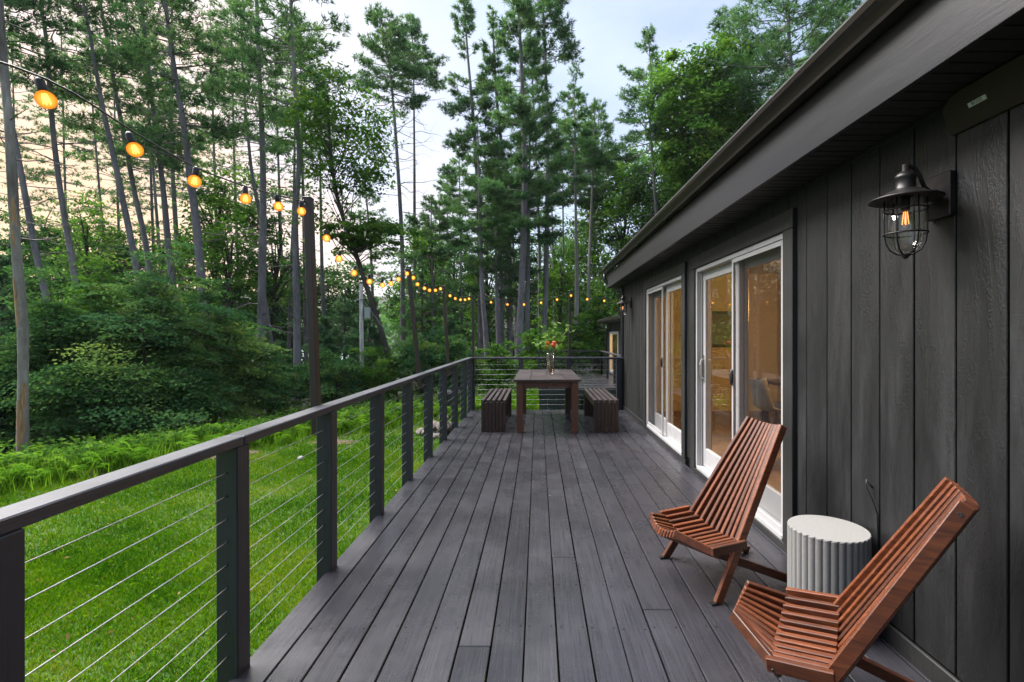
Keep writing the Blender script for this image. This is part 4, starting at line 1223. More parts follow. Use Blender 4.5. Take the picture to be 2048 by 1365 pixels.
def pine(label, pts, Y, w, top, cs, L, dens=1.0, bark='bark', mat='pine', nb=64, dead=26, side=None, group='tall pines around the house', name='pine_tree', cat='pine tree'):
    """pts: trunk centre in photo pixels from low to high, w: trunk width in px at the middle, top: apex pixel, cs: crown start row"""
    rng = np.random.default_rng(abs(hash(label)) % 100000 if False else sum(ord(c) * (i + 1) for i, c in enumerate(label)))
    P = [at(px, py, Y) for px, py in pts]
    z_g = float(gz(P[0].x, P[0].y)) - .15
    lo, nx = P[0], P[1]
    sl_ = max(-.25, min(.25, (lo.x - nx.x) / max(.3, nx.z - lo.z)))
    base = Vector((lo.x + sl_ * max(0, lo.z - z_g) * .8, Y, z_g))
    if lo.z < z_g + .3: P = P[1:]
    apex = at(top[0], max(top[1], -170), Y)
    wob = rng.normal(0, .35, 8); 
    path = [base] + P + [apex]
    EYE = Vector((0, 0, 1.4))
    path = [p + (p - EYE) * (wob[i % 8] * .010) if 0 < i else p for i, p in enumerate(path)]
    r = w * Y / 2000 / math.sqrt(1 + ((pts[0][0] - 1076) / 1000) ** 2)      # seen width is stretched off the axis
    t = thing(name, label, cat, base, 0, group)
    loc = [p - base for p in path]
    trunk_obj(loc, r * 1.08, max(.02, r * .16), MT[bark], t, rng)
    zc = at(0, cs, Y).z - base.z
    if pts[-1][0] < 620: dens *= .74
    needle_crown(rng, loc, zc, apex.z - base.z, L * .94, int(nb * 1.3), dens * .80, MT[mat], t, side=side)
    if dead:
        za = max(1.5, zc - (apex.z - base.z) * .40)
        dead_limbs(rng, loc, za, zc + .12 * (apex.z - base.z - zc), dead, L * .8, t)
    return t

def young_pine(label, px, ptop, Y, L, mat='pineblue', dens=1.0, nb=60, group='young bushy conifers in the understory'):
    rng = np.random.default_rng(sum(ord(c) * (i + 3) for i, c in enumerate(label)))
    apex = at(px, ptop, Y); zg = float(gz(apex.x, Y)) - .1
    t = thing('young_pine', label, 'young pine', (apex.x, Y, zg), 0, group)
    path = [Vector((0, 0, 0)), Vector((rng.normal(0, .1), 0, (apex.z - zg) * .5)), Vector((0, 0, apex.z - zg))]
    trunk_obj(path, .03 + .012 * (apex.z - zg), .01, MT['barkdark'], t, rng, n=6, segs=10, flare=False)
    needle_crown(rng, path, .25, apex.z - zg, L, nb, dens, MT[mat], t, young=True)
    return t

def leafy_crown(rng, C0, R, nclump, per, lsize, parent, mat='leaf', flat=.45, shell=.5, tone=0.0, hollow=True, name='crown', up=.9):
    """crown of leaf clumps inside an ellipsoid; returns clump centres"""
    C0 = np.array(C0, float); R = np.array(R, float)
    d = unit(rng.normal(0, 1, (nclump, 3)))
    rad = rng.uniform(shell if hollow else .1, 1.0, (nclump, 1)) ** .7
    lump = 1 + .32 * np.sin(d[:, :1] * 5 + rng.uniform(0, 6)) * np.cos(d[:, 2:] * 4 + rng.uniform(0, 6))
    CC = C0 + d * rad * R * lump
    sz = rng.uniform(.5, 1.2, nclump) * (R.mean() * .26)
    cnt = (per * rng.uniform(.5, 1.4, nclump)).astype(int)
    bi = np.repeat(np.arange(nclump), cnt); n = len(bi)
    off = rng.normal(0, .55, (n, 3)) * sz[bi][:, None] * np.array([1, 1, flat])
    # clumps droop away from the trunk
    out = d[bi].copy(); out[:, 2] = 0
    off[:, 2] -= .25 * (off * out).sum(1)
    P = CC[bi] + off
    N = rng.normal(0, .55, (n, 3)) + np.array([0, 0, up]) + out * .3
    ct = rng.normal(0, .22, nclump)
    tint = .42 + tone + ct[bi] + rng.normal(0, .13, n) + .12 * d[bi][:, 2] * 0
    fast_mesh(name, leaves(rng, P, N, lsize, .5), 4, tint, MT[mat], parent)
    return CC

def limb_crown(rng, R, h, nlimb, per_limb, per, lsize, parent, mat, bark, tone=0.0, flat=.13, spray=.42, name='foliage', r0=.022, low=.05):
    """open crown of leaf sprays carried along arching limbs that rise from the base"""
    az = np.arange(nlimb) * 2.39996 + rng.normal(0, .5, nlimb)
    el = np.radians(np.clip(rng.uniform(8, 88, nlimb), 0, 88))
    reach = rng.uniform(.62, 1.12, nlimb)
    tip = np.stack([np.cos(az) * np.cos(el) * R[0] * reach, np.sin(az) * np.cos(el) * R[1] * reach, low * h + np.sin(el) * h * reach * (1 - low)], 1)
    ctl = tip * np.array([.38, .38, .72]) + np.array([0, 0, .12 * h])
    s = np.linspace(0, 1, 7)[None, :, None]
    path = 2 * s * (1 - s) * ctl[:, None, :] + s ** 2 * tip[:, None, :]
    sets = [vtubes(path, np.full(nlimb, r0), np.full(nlimb, .005), 4)]
    li = np.repeat(np.arange(nlimb), per_limb); n = len(li)
    u = rng.uniform(.32, 1.04, n)[:, None]
    C = 2 * u * (1 - u) * ctl[li] + u ** 2 * tip[li]
    out = unit(tip[li] * np.array([1, 1, 0]) + 1e-6)
    C += rng.normal(0, .30, (n, 3)) * np.array([1, 1, .45]) * spray / .42
    sets.append(vtubes(np.stack([2 * (u - .12) * (1 - u + .12) * ctl[li] + (u - .12) ** 2 * tip[li], C], 1), np.full(n, .007), np.full(n, .003), 3))
    sz = spray * rng.uniform(.5, 1.25, n)
    bi = np.repeat(np.arange(n), (per * rng.uniform(.5, 1.5, n)).astype(int)); m_ = len(bi)
    off = rng.normal(0, .55, (m_, 3)) * sz[bi][:, None] * np.array([1, 1, flat])
    off[:, 2] -= .28 * (off * out[bi]).sum(1) + .10 * (off[:, 0] ** 2 + off[:, 1] ** 2) / spray
    N = rng.normal(0, .38, (m_, 3)) + np.array([0, 0, .9]) + out[bi] * .25
    tint = .42 + tone + rng.normal(0, .20, nlimb)[li][bi] + rng.normal(0, .13, n)[bi] + rng.normal(0, .10, m_)
    fast_mesh(name, leaves(rng, C[bi] + off, N, lsize, .5), 4, tint, MT[mat], parent)
    return stick_mesh('stems', sets, MT[bark], parent)

def broad_tree(label, px, ptop, pbot, Y, hw, mat='leaf', nclump=110, per=70, lsize=.13, bark='barkdark', trunk_px=None, group='leafy trees in the woods behind the pines', tone=0.0, flat=.5, ry=None, cat='tree', name='leafy_tree', shell=.45):
    rng = np.random.default_rng(sum(ord(c) * (i + 7) for i, c in enumerate(label)) + int(px))
    zt, zb = at(0, ptop, Y).z, at(0, pbot, Y).z
    x = (px - 1076) * Y / 1000; rx = hw * Y / 1000
    zg = float(gz(x, Y)) - .1
    t = thing(name, label, cat, (x, Y, zg), 0, group)
    zb = max(zb, zg + .4)
    c0 = (0, 0, (zt + zb) / 2 - zg); R = (rx, ry or min(rx, 3.5) , (zt - zb) / 2)
    CC = leafy_crown(rng, c0, R, nclump, per, lsize, t, mat, flat=flat, tone=tone, shell=shell)
    h = zt - zg
    path = [Vector((0, 0, 0)), Vector((rng.normal(0, .03) * h, 0, h * .35)), Vector((rng.normal(0, .03) * h, 0, h * .85))]
    trunk_obj(path, .05 + .013 * h, .03, MT[bark], t, rng, n=7, segs=12)
    sel = rng.choice(len(CC), min(26, len(CC)), replace=False)
    zs = np.clip((CC[sel, 2] * .75 - .2), h * .12, h * .8)
    b0 = interp_path(path, zs)
    mid = (b0 + CC[sel]) / 2 + np.array([0, 0, .06 * h]) * rng.uniform(0, 1, (len(sel), 1))
    stick_mesh('branches', [vtubes(np.stack([b0, mid, CC[sel]], 1), np.full(len(sel), .012 + .004 * h), np.full(len(sel), .006), 4)], MT[bark], t)
    return t

# ------------------------------------------------------------------ the pines that can be told apart (left to right)
t = thing('dead_snag', 'dead standing trunk with peeling bark and bare orange patches at the far left', 'dead tree', tuple(at(46, 935, 9.3)))
rng = np.random.default_rng(77)
sp_ = [at(46, 935, 9.3), at(46, 800, 9.3), at(46, 670, 9.3), at(33, 500, 9.3), at(18, 256, 9.3), at(4, 92, 9.3), at(-6, -60, 9.3)]
b0 = sp_[0]; sp_ = [p - b0 for p in sp_]
trunk_obj(sp_, .084, .058, MT['snag'], t, rng, n=16, segs=80, flare=False)
m, nt, p, out = new_mat('bare_orange_wood')
v = coords(nt, (8, 8, .8)); nt.links.new(ramp(nt, noise(nt, v, 5, 6), [(.3, (.20, .10, .045)), (.7, (.46, .28, .14))]), p.inputs['Base Color']); p.inputs['Roughness'].default_value = .8
MT['barewood'] = m
for za, zb, ang, wd in ((.35, 1.25, -1.4, .9), (1.1, 1.55, -.6, .6), (2.6, 3.5, -1.9, .7), (4.1, 5.0, -1.0, .6)):
    mb = MB(); ks = 9; js = 7
    for i in range(ks):
        z = za + (zb - za) * i / (ks - 1); c = interp_path(sp_, [z])[0]; rad = .0855 * (1 - z / 27) + .004
        e = math.sin(math.pi * (i + .3) / (ks - .4)) ** .5
        for j in range(js):
            a = ang + wd * e * ((j / (js - 1)) - .5) * 2 + rng.normal(0, .06)
            mb.v.append((c[0] + rad * math.cos(a), c[1] + rad * math.sin(a), z + rng.normal(0, .02)))
    for i in range(ks - 1):
        for j in range(js - 1): mb.f.append((i*js + j, i*js + j + 1, (i+1)*js + j + 1, (i+1)*js + j))
    mb.obj('bare_wood_patch', MT['barewood'], t, smooth=True)
dead_limbs(rng, sp_, 4.0, 9.0, 10, 1.2, t)

pine('dark leaning pine trunk just right of the peeling dead trunk', [(121, 780), (99, 626), (70, 500), (33, 293)], 18, 18, (-60, -330), 120, 3.2, .9, dead=14)
pine('sinuous pine with a crooked trunk behind the second left bulb gap', [(157, 615), (146, 516), (135, 476), (113, 330), (103, 238), (99, 165), (95, 92), (80, 0)], 20, 18, (60, -330), 205, 3.4, .75, dead=30)
pine('thin straight pine between the crooked pine and the smooth leaning pine', [(212, 523), (205, 450), (190, 278)], 33, 8, (172, 40), 330, 3.2, .8, nb=46)
pine('smooth grey pine leaning left, its trunk bare up to the cord of bulbs', [(286, 626), (275, 541), (256, 450), (242, 385), (223, 293), (205, 220), (187, 110), (167, 0)], 20, 17, (120, -330), 30, 3.0, .8, dead=24)
pine('straight leaning pine whose foliage surrounds the second left bulb', [(308, 618), (300, 541), (286, 450), (271, 403), (253, 293), (234, 205), (220, 110), (200, 0)], 23, 16, (160, -260), 345, 3.2, .9)
pine('very thin dark pine trunk between two thicker leaning pines', [(324, 578), (319, 500), (308, 360)], 35, 9, (285, 60), 330, 2.6, .7, nb=40)
pine('slender pine with low dark boughs above the third bulb', [(355, 633), (348, 596), (337, 500), (326, 366), (315, 293), (304, 201), (293, 92), (282, 0)], 23, 16, (262, -250), 380, 3.3, 1.0)
pine('dark background pine close behind the thick trunk near the third bulb', [(370, 660), (352, 468), (342, 293), (344, 183), (344, 0)], 29, 12, (344, -160), 330, 3.4, .9)
pine('thick pale trunked pine beside the third bulb', [(412, 720), (410, 688), (403, 560), (394, 450), (388, 403), (377, 330), (370, 256), (359, 201), (341, 92), (330, 0)], 19, 21, (300, -380), 270, 3.4, 1.0)
pine('dark pine with broken stubs behind the big straight pine', [(548, 740), (546, 706), (535, 487), (513, 500), (505, 366), (494, 256), (487, 165)], 28, 11, (478, -20), 300, 3.4, 1.0)
pine('big straight pine left of the tallest pole, crown dense and high', [(520, 790), (522, 700), (524, 597), (526, 500), (527, 366), (524, 256), (517, 110), (513, 0)], 22, 18, (505, -270), 330, 3.7, 1.1)
pine('pine with a kinked pale trunk right beside the tallest pole', [(592, 824), (595, 706), (593, 560), (590, 450), (590, 403), (601, 348), (599, 293), (593, 220), (586, 110), (582, 0)], 19, 16, (570, -330), 250, 3.2, 1.0)
pine('thin inclined pine low behind the kinked pale trunk', [(577, 736), (582, 553), (588, 400)], 33, 9, (592, 60), 330, 2.8, .8, nb=44)
pine('thin pine hidden behind the tallest pole', [(612, 730), (608, 450), (604, 300)], 33, 9, (600, 30), 280, 2.6, .8, nb=44)
pine('greenish thin pine just right of the tallest pole', [(652, 740), (650, 680), (644, 544), (641, 380), (640, 250)], 32, 9, (638, 150), 330, 2.0, .6, nb=34)
pine('pine with a full pointed crown standing alone against the sky', [(806, 700), (805, 500), (800, 403), (794, 311), (789, 238), (783, 165), (779, 128)], 32, 11, (759, 22), 215, 3.7, 1.25, dead=44)
pine('slim pine with a small tuft crown right of the pointed one', [(829, 700), (829, 500), (829, 366), (828, 220), (827, 92)], 36, 8, (819, 36), 185, 3.1, 1.0, nb=52, dead=40)
pine('pine with a bushy low crown left of the tight middle group', [(962, 715), (960, 583), (960, 500), (955, 366), (950, 275), (942, 183), (935, 110)], 30, 11, (925, -60), 520, 3.0, 1.15, nb=96)
pine('slightly leaning pine at the left of the tight middle group', [(1020, 700), (1017, 440), (1006, 311), (995, 220), (988, 110)], 31, 12, (985, 15), 520, 2.7, 1.1, nb=86)
pine('stout pine in the middle group with a bare broken top', [(1037, 700), (1043, 583), (1047, 476), (1050, 366), (1047, 256), (1045, 165), (1036, 0)], 25, 15, (1030, -120), 500, 2.8, 1.2, nb=96, dead=30)
pine('thin pine squeezed behind the stout middle pine', [(1079, 656), (1079, 491), (1072, 293), (1065, 165)], 38, 7, (1060, 40), 460, 2.8, .9, nb=60)
pine('pale straight pine with long dead side branches right of the middle group', [(1087, 690), (1092, 583), (1094, 437), (1096, 330), (1094, 220), (1091, 110), (1087, 37)], 28, 11, (1080, -60), 125, 3.0, 1.1, nb=60, dead=60)
pine('low bough pine in front of the middle group of trunks', [(1003, 720), (1004, 583), (1000, 480)], 29, 12, (998, 300), 600, 2.9, 1.0, nb=70, dead=10)
pine('narrow pine with a side bent crown right of the middle group', [(1153, 700), (1153, 500), (1151, 293), (1146, 183)], 40, 6, (1160, 120), 420, 3.3, 1.0, nb=66)
pine('spire topped pine left of the house roof', [(1186, 700), (1188, 500), (1192, 350)], 42, 7, (1199, 205), 470, 4.0, 1.1, nb=80)
pine('pine with an open blue green crown above the leafy trees by the roof', [(1312, 420), (1306, 330), (1299, 250), (1303, 145)], 30, 9, (1296, 64), 330, 3.2, 1.0, nb=58, side=-.2)
pine('tall pine whose crown spreads above the gutter at the upper right', [(1592, 420), (1585, 165), (1577, 62)], 26, 14, (1575, -140), 250, 5.0, 1.3, nb=92)
pine('smaller pine left of the spreading pine above the gutter', [(1518, 420), (1515, 224), (1508, 124)], 30, 8, (1462, 38), 200, 3.6, 1.1, nb=52, side=-.35)
pine('pine at the top right edge half hidden by the roof', [(1700, 420), (1690, 165)], 32, 10, (1670, -60), 220, 4.0, 1.2, nb=60)
for lab, px, ty, Y, cs, L in (
    ('far pine whose boughs show beyond the peeling dead trunk', 30, 40, 34, 470, 3.6), ('far pine between the crooked pine and the dark leaning trunk', 128, -30, 37, 480, 3.6),
    ('far pine seen in the gap left of the smooth leaning pine', 232, 60, 39, 470, 3.4), ('far pine behind the second bulb', 300, -20, 36, 480, 3.4),
    ('far pine in the gap right of the thick pale trunk', 428, 10, 38, 470, 3.6), ('far pine left of the big straight pine', 468, -60, 41, 470, 3.6), ('far pine between the big straight pine and the kinked trunk', 556, 60, 40, 440, 3.0),
    ('far pine low behind the leafy leaning tree', 735, 330, 44, 560, 3.2)):
    pine(lab, [(px + 14, 700), (px + 6, 480), (px, 300 if ty < 250 else 420)], Y, 8, (px - 8, ty), cs, L, .6, nb=64, dead=10, group='pines in the second row of the woods')
thin = [((1151, 735), (1154, 583), (1151, 400), 31, 9, (1149, 190), 'pale bare trunk rising behind the dining table flowers'),
        ((1173, 735), (1178, 546), (1184, 400), 33, 8, (1190, 210), 'pale thin trunk left of the far house corner'),
        ((1204, 640), (1196, 500), (1185, 422), 38, 5, (1176, 260), 'thin pale trunk slanting left near the house corner'),
        ((978, 770), (971, 656), (964, 583), 26, 12, (955, 250), 'grey trunk forking low beyond the back railing'),
        ((999, 740), (995, 640), (993, 590), 27, 9, (990, 330), 'narrow grey trunk between the back railing corner and the table'),
        ((1054, 720), (1055, 605), (1057, 500), 27, 10, (1060, 240), 'grey trunk close right of the stout middle pine'),
        ((1128, 700), (1127, 560), (1126, 430), 40, 5, (1125, 260), 'very thin distant trunk behind the fifth pole'),
        ((1112, 700), (1106, 560), (1104, 440), 42, 5, (1103, 270), 'very thin distant trunk right of the pale straight pine'),
        ((925, 700), (922, 560), (920, 440), 44, 6, (918, 280), 'distant dark trunk left of the corner pole'),
        ((899, 700), (897, 560), (895, 470), 46, 5, (893, 330), 'distant dark trunk behind the third pole'),
        ((866, 760), (866, 640), (864, 540), 30, 7, (862, 400), 'greyish thin dead looking trunk between the second and third poles'),
        ((1033, 690), (1030, 583), (1026, 480), 36, 7, (1022, 300), 'thin trunk seen left of the stout middle pine')]
for a, b, c, Y, w, top, lab in thin:
    pine(lab, [a, b, c], Y, w, top, c[1] - 20, 2.4, .8, bark='barkpale' if 'pale' in lab else 'bark', nb=40, dead=16, group='slim trunks beyond the deck end')

# ------------------------------------------------------------------ leaning broad-leaved tree behind the second pole
lt = thing('leaning_tree', 'leafy tree with a dark leaning trunk behind the sagging bulbs', 'tree', tuple(at(794, 850, 19)))
rng = np.random.default_rng(5)
lp = [at(794, 850, 19), at(788, 766, 19), at(777, 711, 19), at(759, 649, 19), at(733, 576, 19), at(707, 491, 19), at(684, 436, 19), at(670, 380, 19), at(660, 300, 19), at(655, 190, 19)]
b0 = lp[0]; lpl = [p - b0 for p in lp]
trunk_obj(lpl, .125, .035, MT['barkdark'], lt, rng, n=10, segs=30)
CC = leafy_crown(rng, at(688, 285, 19) - b0, (2.0, 1.8, 2.9), 150, 50, .085, lt, 'leaf', flat=.5, shell=.35, tone=.05)
C2 = leafy_crown(rng, at(735, 470, 19) - b0, (1.75, 1.6, .85), 60, 80, .085, lt, 'leaf', flat=.35, shell=.2, tone=.12, name='lower_crown')
b1 = interp_path(lpl, np.clip(CC[:, 2] * .86 - rng.uniform(.2, 1.0, len(CC)), 5.4, 10.2)); b2 = interp_path(lpl, np.clip(C2[:, 2] - .7, 3.4, 6.5))
sets = []
for bb, cc, rr0 in ((b1[::4], CC[::4], .022), (b2[::2], C2[::2], .022)):
    mid = bb * .45 + cc * .55 + np.array([0, 0, .15]) + rng.normal(0, .12, cc.shape)
    sets.append(vtubes(np.stack([bb, mid, cc], 1), np.full(len(cc), rr0), np.full(len(cc), .006), 4))
stick_mesh('branches', sets, MT['barkdark'], lt)
mb = MB(); mb.tube([tuple(at(726, 600, 18.4) - b0), tuple(at(762, 650, 18.6) - b0), tuple(at(845, 745, 19) - b0)], .012, 5); mb.obj('guy_wire', MT['steel'], lt)

# ------------------------------------------------------------------ woods further back
L_ = 'leafy_tree'
for a in (
    ('bright mid green tree filling the gap behind the third and fourth bulbs', 452, 315, 690, 29, 88, 'leaf', 150, 80, .13),
    ('pale green tree under the sunset glow between the left trunks', 170, 430, 640, 33, 70, 'leaf', 90, 70, .13),
    ('low dark tree behind the peeling dead trunk', 25, 470, 760, 24, 85, 'leafdark', 110, 80, .12),
    ('round green tree left of the crooked pine base', 105, 455, 700, 30, 70, 'leafdark', 100, 80, .13),
    ('mid green tree between the smooth leaning pine and the thick trunk', 330, 440, 690, 31, 75, 'leaf', 100, 80, .13),
    ('small glowing green tree behind the smooth leaning pine', 250, 470, 690, 27, 60, 'leafcool', 80, 80, .12),
    ('dark rounded tree left of the tallest pole', 565, 490, 740, 36, 62, 'leafdark', 130, 90, .15),
    ('dark tree right of the tallest pole beyond the young pines', 665, 520, 740, 38, 75, 'leafdark', 130, 90, .15),
    ('dim green tree behind the second pole top', 845, 480, 740, 42, 70, 'leafdark', 120, 80, .16),
    ('dense dark tree between the second and third poles far back', 905, 450, 740, 48, 70, 'leafdark', 120, 80, .18),
    ('dim tree behind the tight middle group of pines', 1020, 440, 740, 50, 85, 'leafdark', 130, 80, .18),
    ('dark tree beyond the pale straight pine', 1105, 430, 740, 50, 70, 'leafdark', 120, 80, .18),
    ('green hillside tree left of the far house corner', 1175, 400, 720, 44, 70, 'leafdark', 130, 80, .17),
    ('big green tree rising directly behind the far eave', 1245, 290, 640, 38, 78, 'leaf', 170, 80, .15),
    ('dark green tree behind the gutter under the leafy crown', 1330, 270, 620, 36, 90, 'leafdark', 170, 80, .15),
    ('tall bright leafy tree standing above the gutter', 1385, 92, 420, 28, 82, 'leaf', 210, 90, .13),
    ('second bright leafy tree right of the tall one above the gutter', 1465, 120, 420, 30, 62, 'leaf', 140, 90, .13),
    ('airy light green tree between the crooked pine and the smooth leaning pine', 190, 385, 640, 27, 62, 'leaf', 80, 48, .10),
    ('airy leafy tree behind the first and second bulbs', 75, 400, 660, 29, 70, 'leaf', 80, 48, .10),
    ('airy leafy tree just right of the thick pale trunk', 455, 420, 660, 25, 48, 'leaf', 70, 50, .10),
    ('slender leafy tree beside the big straight pine', 555, 400, 680, 30, 50, 'leafcool', 70, 50, .11),
    ('light leafy tree between the slim pine and the second pole', 850, 430, 700, 34, 55, 'leaf', 80, 55, .12),
    ('fresh leafy tree low among the middle trunks', 985, 470, 720, 32, 52, 'leaf', 80, 55, .12),
    ('fresh leafy tree right of the stout middle pine', 1120, 480, 720, 34, 50, 'leaf', 80, 55, .12),
    ('leafy tree at the left edge beyond the peeling dead trunk', -90, 420, 760, 20, 110, 'leafdark', 120, 70, .11),
    ('leafy tree further left beyond the fern strip', -330, 400, 760, 19, 150, 'leaf', 130, 70, .11),
    ('spreading tree at the far left side of the lawn', -760, 380, 780, 17, 220, 'leafdark', 130, 80, .12),
    ('dark tree at the side of the lawn left of the deck', -1500, 330, 800, 13, 300, 'leafdark', 130, 80, .12),
    ('green tree at the side of the lawn near the deck steps', -3200, 100, 800, 7, 600, 'leaf', 130, 80, .12),
    ('shaded tree low behind the roof line', 1430, 250, 520, 34, 95, 'leafdark', 150, 80, .15)):
    broad_tree(a[0], a[1], a[2], a[3], a[4], a[5], a[6], a[7], a[8], a[9])
for lab, px, pt_, Y, L, mat in (
    ('blue green young pine right of the tallest pole', 690, 575, 24, 1.9, 'pineblue'),
    ('young pine close to the utility pole', 745, 600, 21, 1.6, 'pineblue'),
    ('broad young pine below the sagging bulbs', 650, 640, 22, 1.5, 'pineblue'),
    ('young pine with tiered boughs between the second and third poles', 845, 520, 30, 2.6, 'pineblue'),
    ('taller dark conifer behind the second pole', 872, 420, 38, 3.2, 'pine'),
    ('pointed conifer between the slim pine and the middle group', 880, 385, 44, 3.6, 'pine'),
    ('bluish hemlock behind the peeling dead trunk', 5, 520, 13, 1.6, 'pineblue'),
    ('low conifer with spreading boughs beside the big straight pine', 470, 560, 26, 2.4, 'pine'),
    ('small conifer at the foot of the kinked pale trunk', 560, 690, 24, 1.6, 'pineblue'),
    ('conifer between the pale trunks near the house corner', 1140, 540, 38, 2.4, 'pine'),
    ('fresh green small pine beyond the back railing', 900, 640, 24, 1.4, 'pineblue')):
    young_pine(lab, px, pt_, Y, L, mat, 1.15, 84)

def shrub(label, px, ptop, pbot, Y, hw, mat='leafcool', nclump=90, per=70, lsize=.055, flat=.35, tone=0.0, ry=None, up=.9, limbs=0):
    rng = np.random.default_rng(sum(ord(c) * (i + 5) for i, c in enumerate(label)))
    x = (px - 1076) * Y / 1000; zg = float(gz(x, Y)) - .05
    zt = at(0, ptop, Y).z; zb = max(zg + .1, at(0, pbot, Y).z); rx = hw * Y / 1000
    t = thing('shrub', label, 'shrub', (x, Y, zg), 0, 'shrubs along the edge of the woods')
    if limbs:
        limb_crown(rng, (rx, ry or min(rx, 2.2)), zt - zg, limbs, 8, per, lsize, t, mat, 'barkdark', tone)
        return t
    CC = leafy_crown(rng, (0, 0, (zt + zb) / 2 - zg), (rx, ry or min(rx, 2.2), (zt - zb) / 2), nclump, per, lsize, t, mat, flat=flat, tone=tone, shell=.3, name='foliage', up=up)
    if hw > 80:
        leafy_crown(rng, (0, -.3, .75), (rx * .9, (ry or min(rx, 2.2)) * .9, .8), nclump // 3, per, lsize, t, mat, flat=.25, tone=tone, shell=.3, name='lower_foliage', up=up)
    sel = rng.choice(len(CC), min(40, len(CC)), replace=False); c = CC[sel]
    b = np.stack([c[:, 0] * .08, c[:, 1] * .08, np.zeros(len(c))], 1); mid = b * .5 + c * .5; mid[:, :2] *= .6; mid[:, 2] += .2
    stick_mesh('stems', [vtubes(np.stack([b, mid, c], 1), np.full(len(c), .022), np.full(len(c), .006), 4)], MT['barkdark'], t)
    return t
shrub('very large spreading shrub with tiered leaf sprays on the left', 290, 512, 890, 12.8, 205, per=100, lsize=.048, ry=2.4, tone=.06, limbs=64)
shrub('yellowish green sapling in front of the smooth leaning pine', 195, 515, 800, 14.2, 95, mat='leaf', per=80, lsize=.050, limbs=26, tone=.06)
shrub('airy sapling right of the largest shrub', 425, 575, 860, 13.8, 85, per=80, lsize=.050, limbs=26, tone=.12)
shrub('layered shrub just right of the peeling dead trunk', 105, 575, 900, 11.8, 95, mat='leafdark', per=90, lsize=.048, limbs=34, tone=.08)
shrub('rounded shrub below the thick pale trunk', 470, 650, 870, 14.8, 85, per=90, lsize=.052, limbs=30, tone=.1)
shrub('low shrub filling the shade under the largest shrub', 330, 700, 890, 12.0, 120, mat='leafdark', per=90, lsize=.048, limbs=34, tone=.05)
shrub('low bush behind the fern strip at the left', 180, 720, 900, 11.2, 110, mat='leafdark', per=90, lsize=.046, limbs=34, tone=.08)
shrub('shrub left of the tallest pole base', 545, 715, 870, 16.5, 70, nclump=90, per=75, lsize=.06)
shrub('dark shrub low behind the peeling dead trunk', 10, 700, 930, 11.0, 75, mat='leafdark', nclump=80, per=75, lsize=.06)
shrub('shrub between the tallest pole and the utility pole', 665, 700, 850, 17, 65, nclump=90, per=75, lsize=.06)
shrub('shrub right of the utility pole base', 755, 690, 850, 18, 55, mat='leaf', nclump=80, per=75, lsize=.06)
shrub('spiky green shrub between the second and third poles', 850, 650, 830, 19, 62, nclump=110, per=80, lsize=.065)
shrub('shrub just left of the corner pole', 915, 670, 830, 18, 45, nclump=80, per=75, lsize=.06)
shrub('bright shrub beyond the back railing left of the table', 990, 680, 830, 18.5, 55, mat='leaf', nclump=90, per=80, lsize=.06)
shrub('shrub behind the bouquet on the table', 1075, 660, 790, 22, 52, mat='leaf', nclump=100, per=80, lsize=.07)
shrub('shrub at the far left of the rear deck rail', 1140, 640, 760, 25, 50, mat='leaf', nclump=100, per=80, lsize=.08)
shrub('tall shrub beside the rear wing', 1195, 590, 760, 27, 42, mat='leaf', nclump=110, per=80, lsize=.09)
shrub('understory shrub in shade behind the largest shrub', 390, 600, 820, 19, 100, mat='leafdark', nclump=130, per=80, lsize=.08)
shrub('understory shrub in shade behind the left trunks', 180, 560, 800, 20, 110, mat='leafdark', nclump=130, per=80, lsize=.09)

# far wood that reads as one mass
rng = np.random.default_rng(21)
n = 22000
ang = rng.uniform(-2.0, .75, n); dist = rng.uniform(56, 78, n)
x = dist * np.sin(ang); y = dist * np.cos(ang)
lum = 9 + 3.2 * np.sin(ang * 23) + 2.4 * np.sin(ang * 41 + 1) + 4.0 * np.clip(ang * 1.6 + .1, -.4, 1.6)
h = lum * rng.uniform(0, 1, n) ** .85
P = np.stack([x, y, gz(x, y) + h], 1) + rng.normal(0, .5, (n, 3))
fast_mesh('far_woods', leaves(rng, P, rng.normal(0, .6, (n, 3)) + np.array([0, -.3, .7]), .55, .55), 4, .4 + .2 * np.sin(ang * 60) + rng.normal(0, .15, n), MT['leafdark'], kind='stuff')

# ------------------------------------------------------------------ fern band and lawn
rng = np.random.default_rng(31)
F = np.array(FERN); seg = np.hypot(*np.diff(F, axis=0).T); cum = np.concatenate([[0], np.cumsum(seg)])
npl = 270
q = rng.uniform(0, cum[-1], npl)
bx, by = np.interp(q, cum, F[:, 0]), np.interp(q, cum, F[:, 1])
wd = rng.uniform(-.5, .95, npl) 
bx = bx - .765 * wd; by = by + .647 * wd
nf = 9
px_ = np.repeat(bx, nf); py_ = np.repeat(by, nf); N = npl * nf
az = rng.uniform(0, 6.28, N); Lf = rng.uniform(.30, .62, N); rise = rng.uniform(.8, 1.5, N)
K = 9
s = (np.arange(K) + .7) / K
H = np.stack([np.cos(az), np.sin(az)], 1)
cx = px_[:, None] + H[:, :1] * Lf[:, None] * s * .62; cyy = py_[:, None] + H[:, 1:] * Lf[:, None] * s * .62
zb = gz(px_, py_)
cz = zb[:, None] + Lf[:, None] * rise[:, None] * (1.35 * s - .95 * s ** 2.2)
mid = np.stack([cx, cyy, cz], -1)
sd = np.stack([-H[:, 1], H[:, 0], np.zeros(N)], 1)[:, None, :]
fw = np.stack([H[:, 0], H[:, 1], -.3 + 0 * az], 1)[:, None, :]
pl_ = (Lf[:, None] * .26 * np.sin(np.pi * (.12 + .85 * s)))[..., None]
tris = []
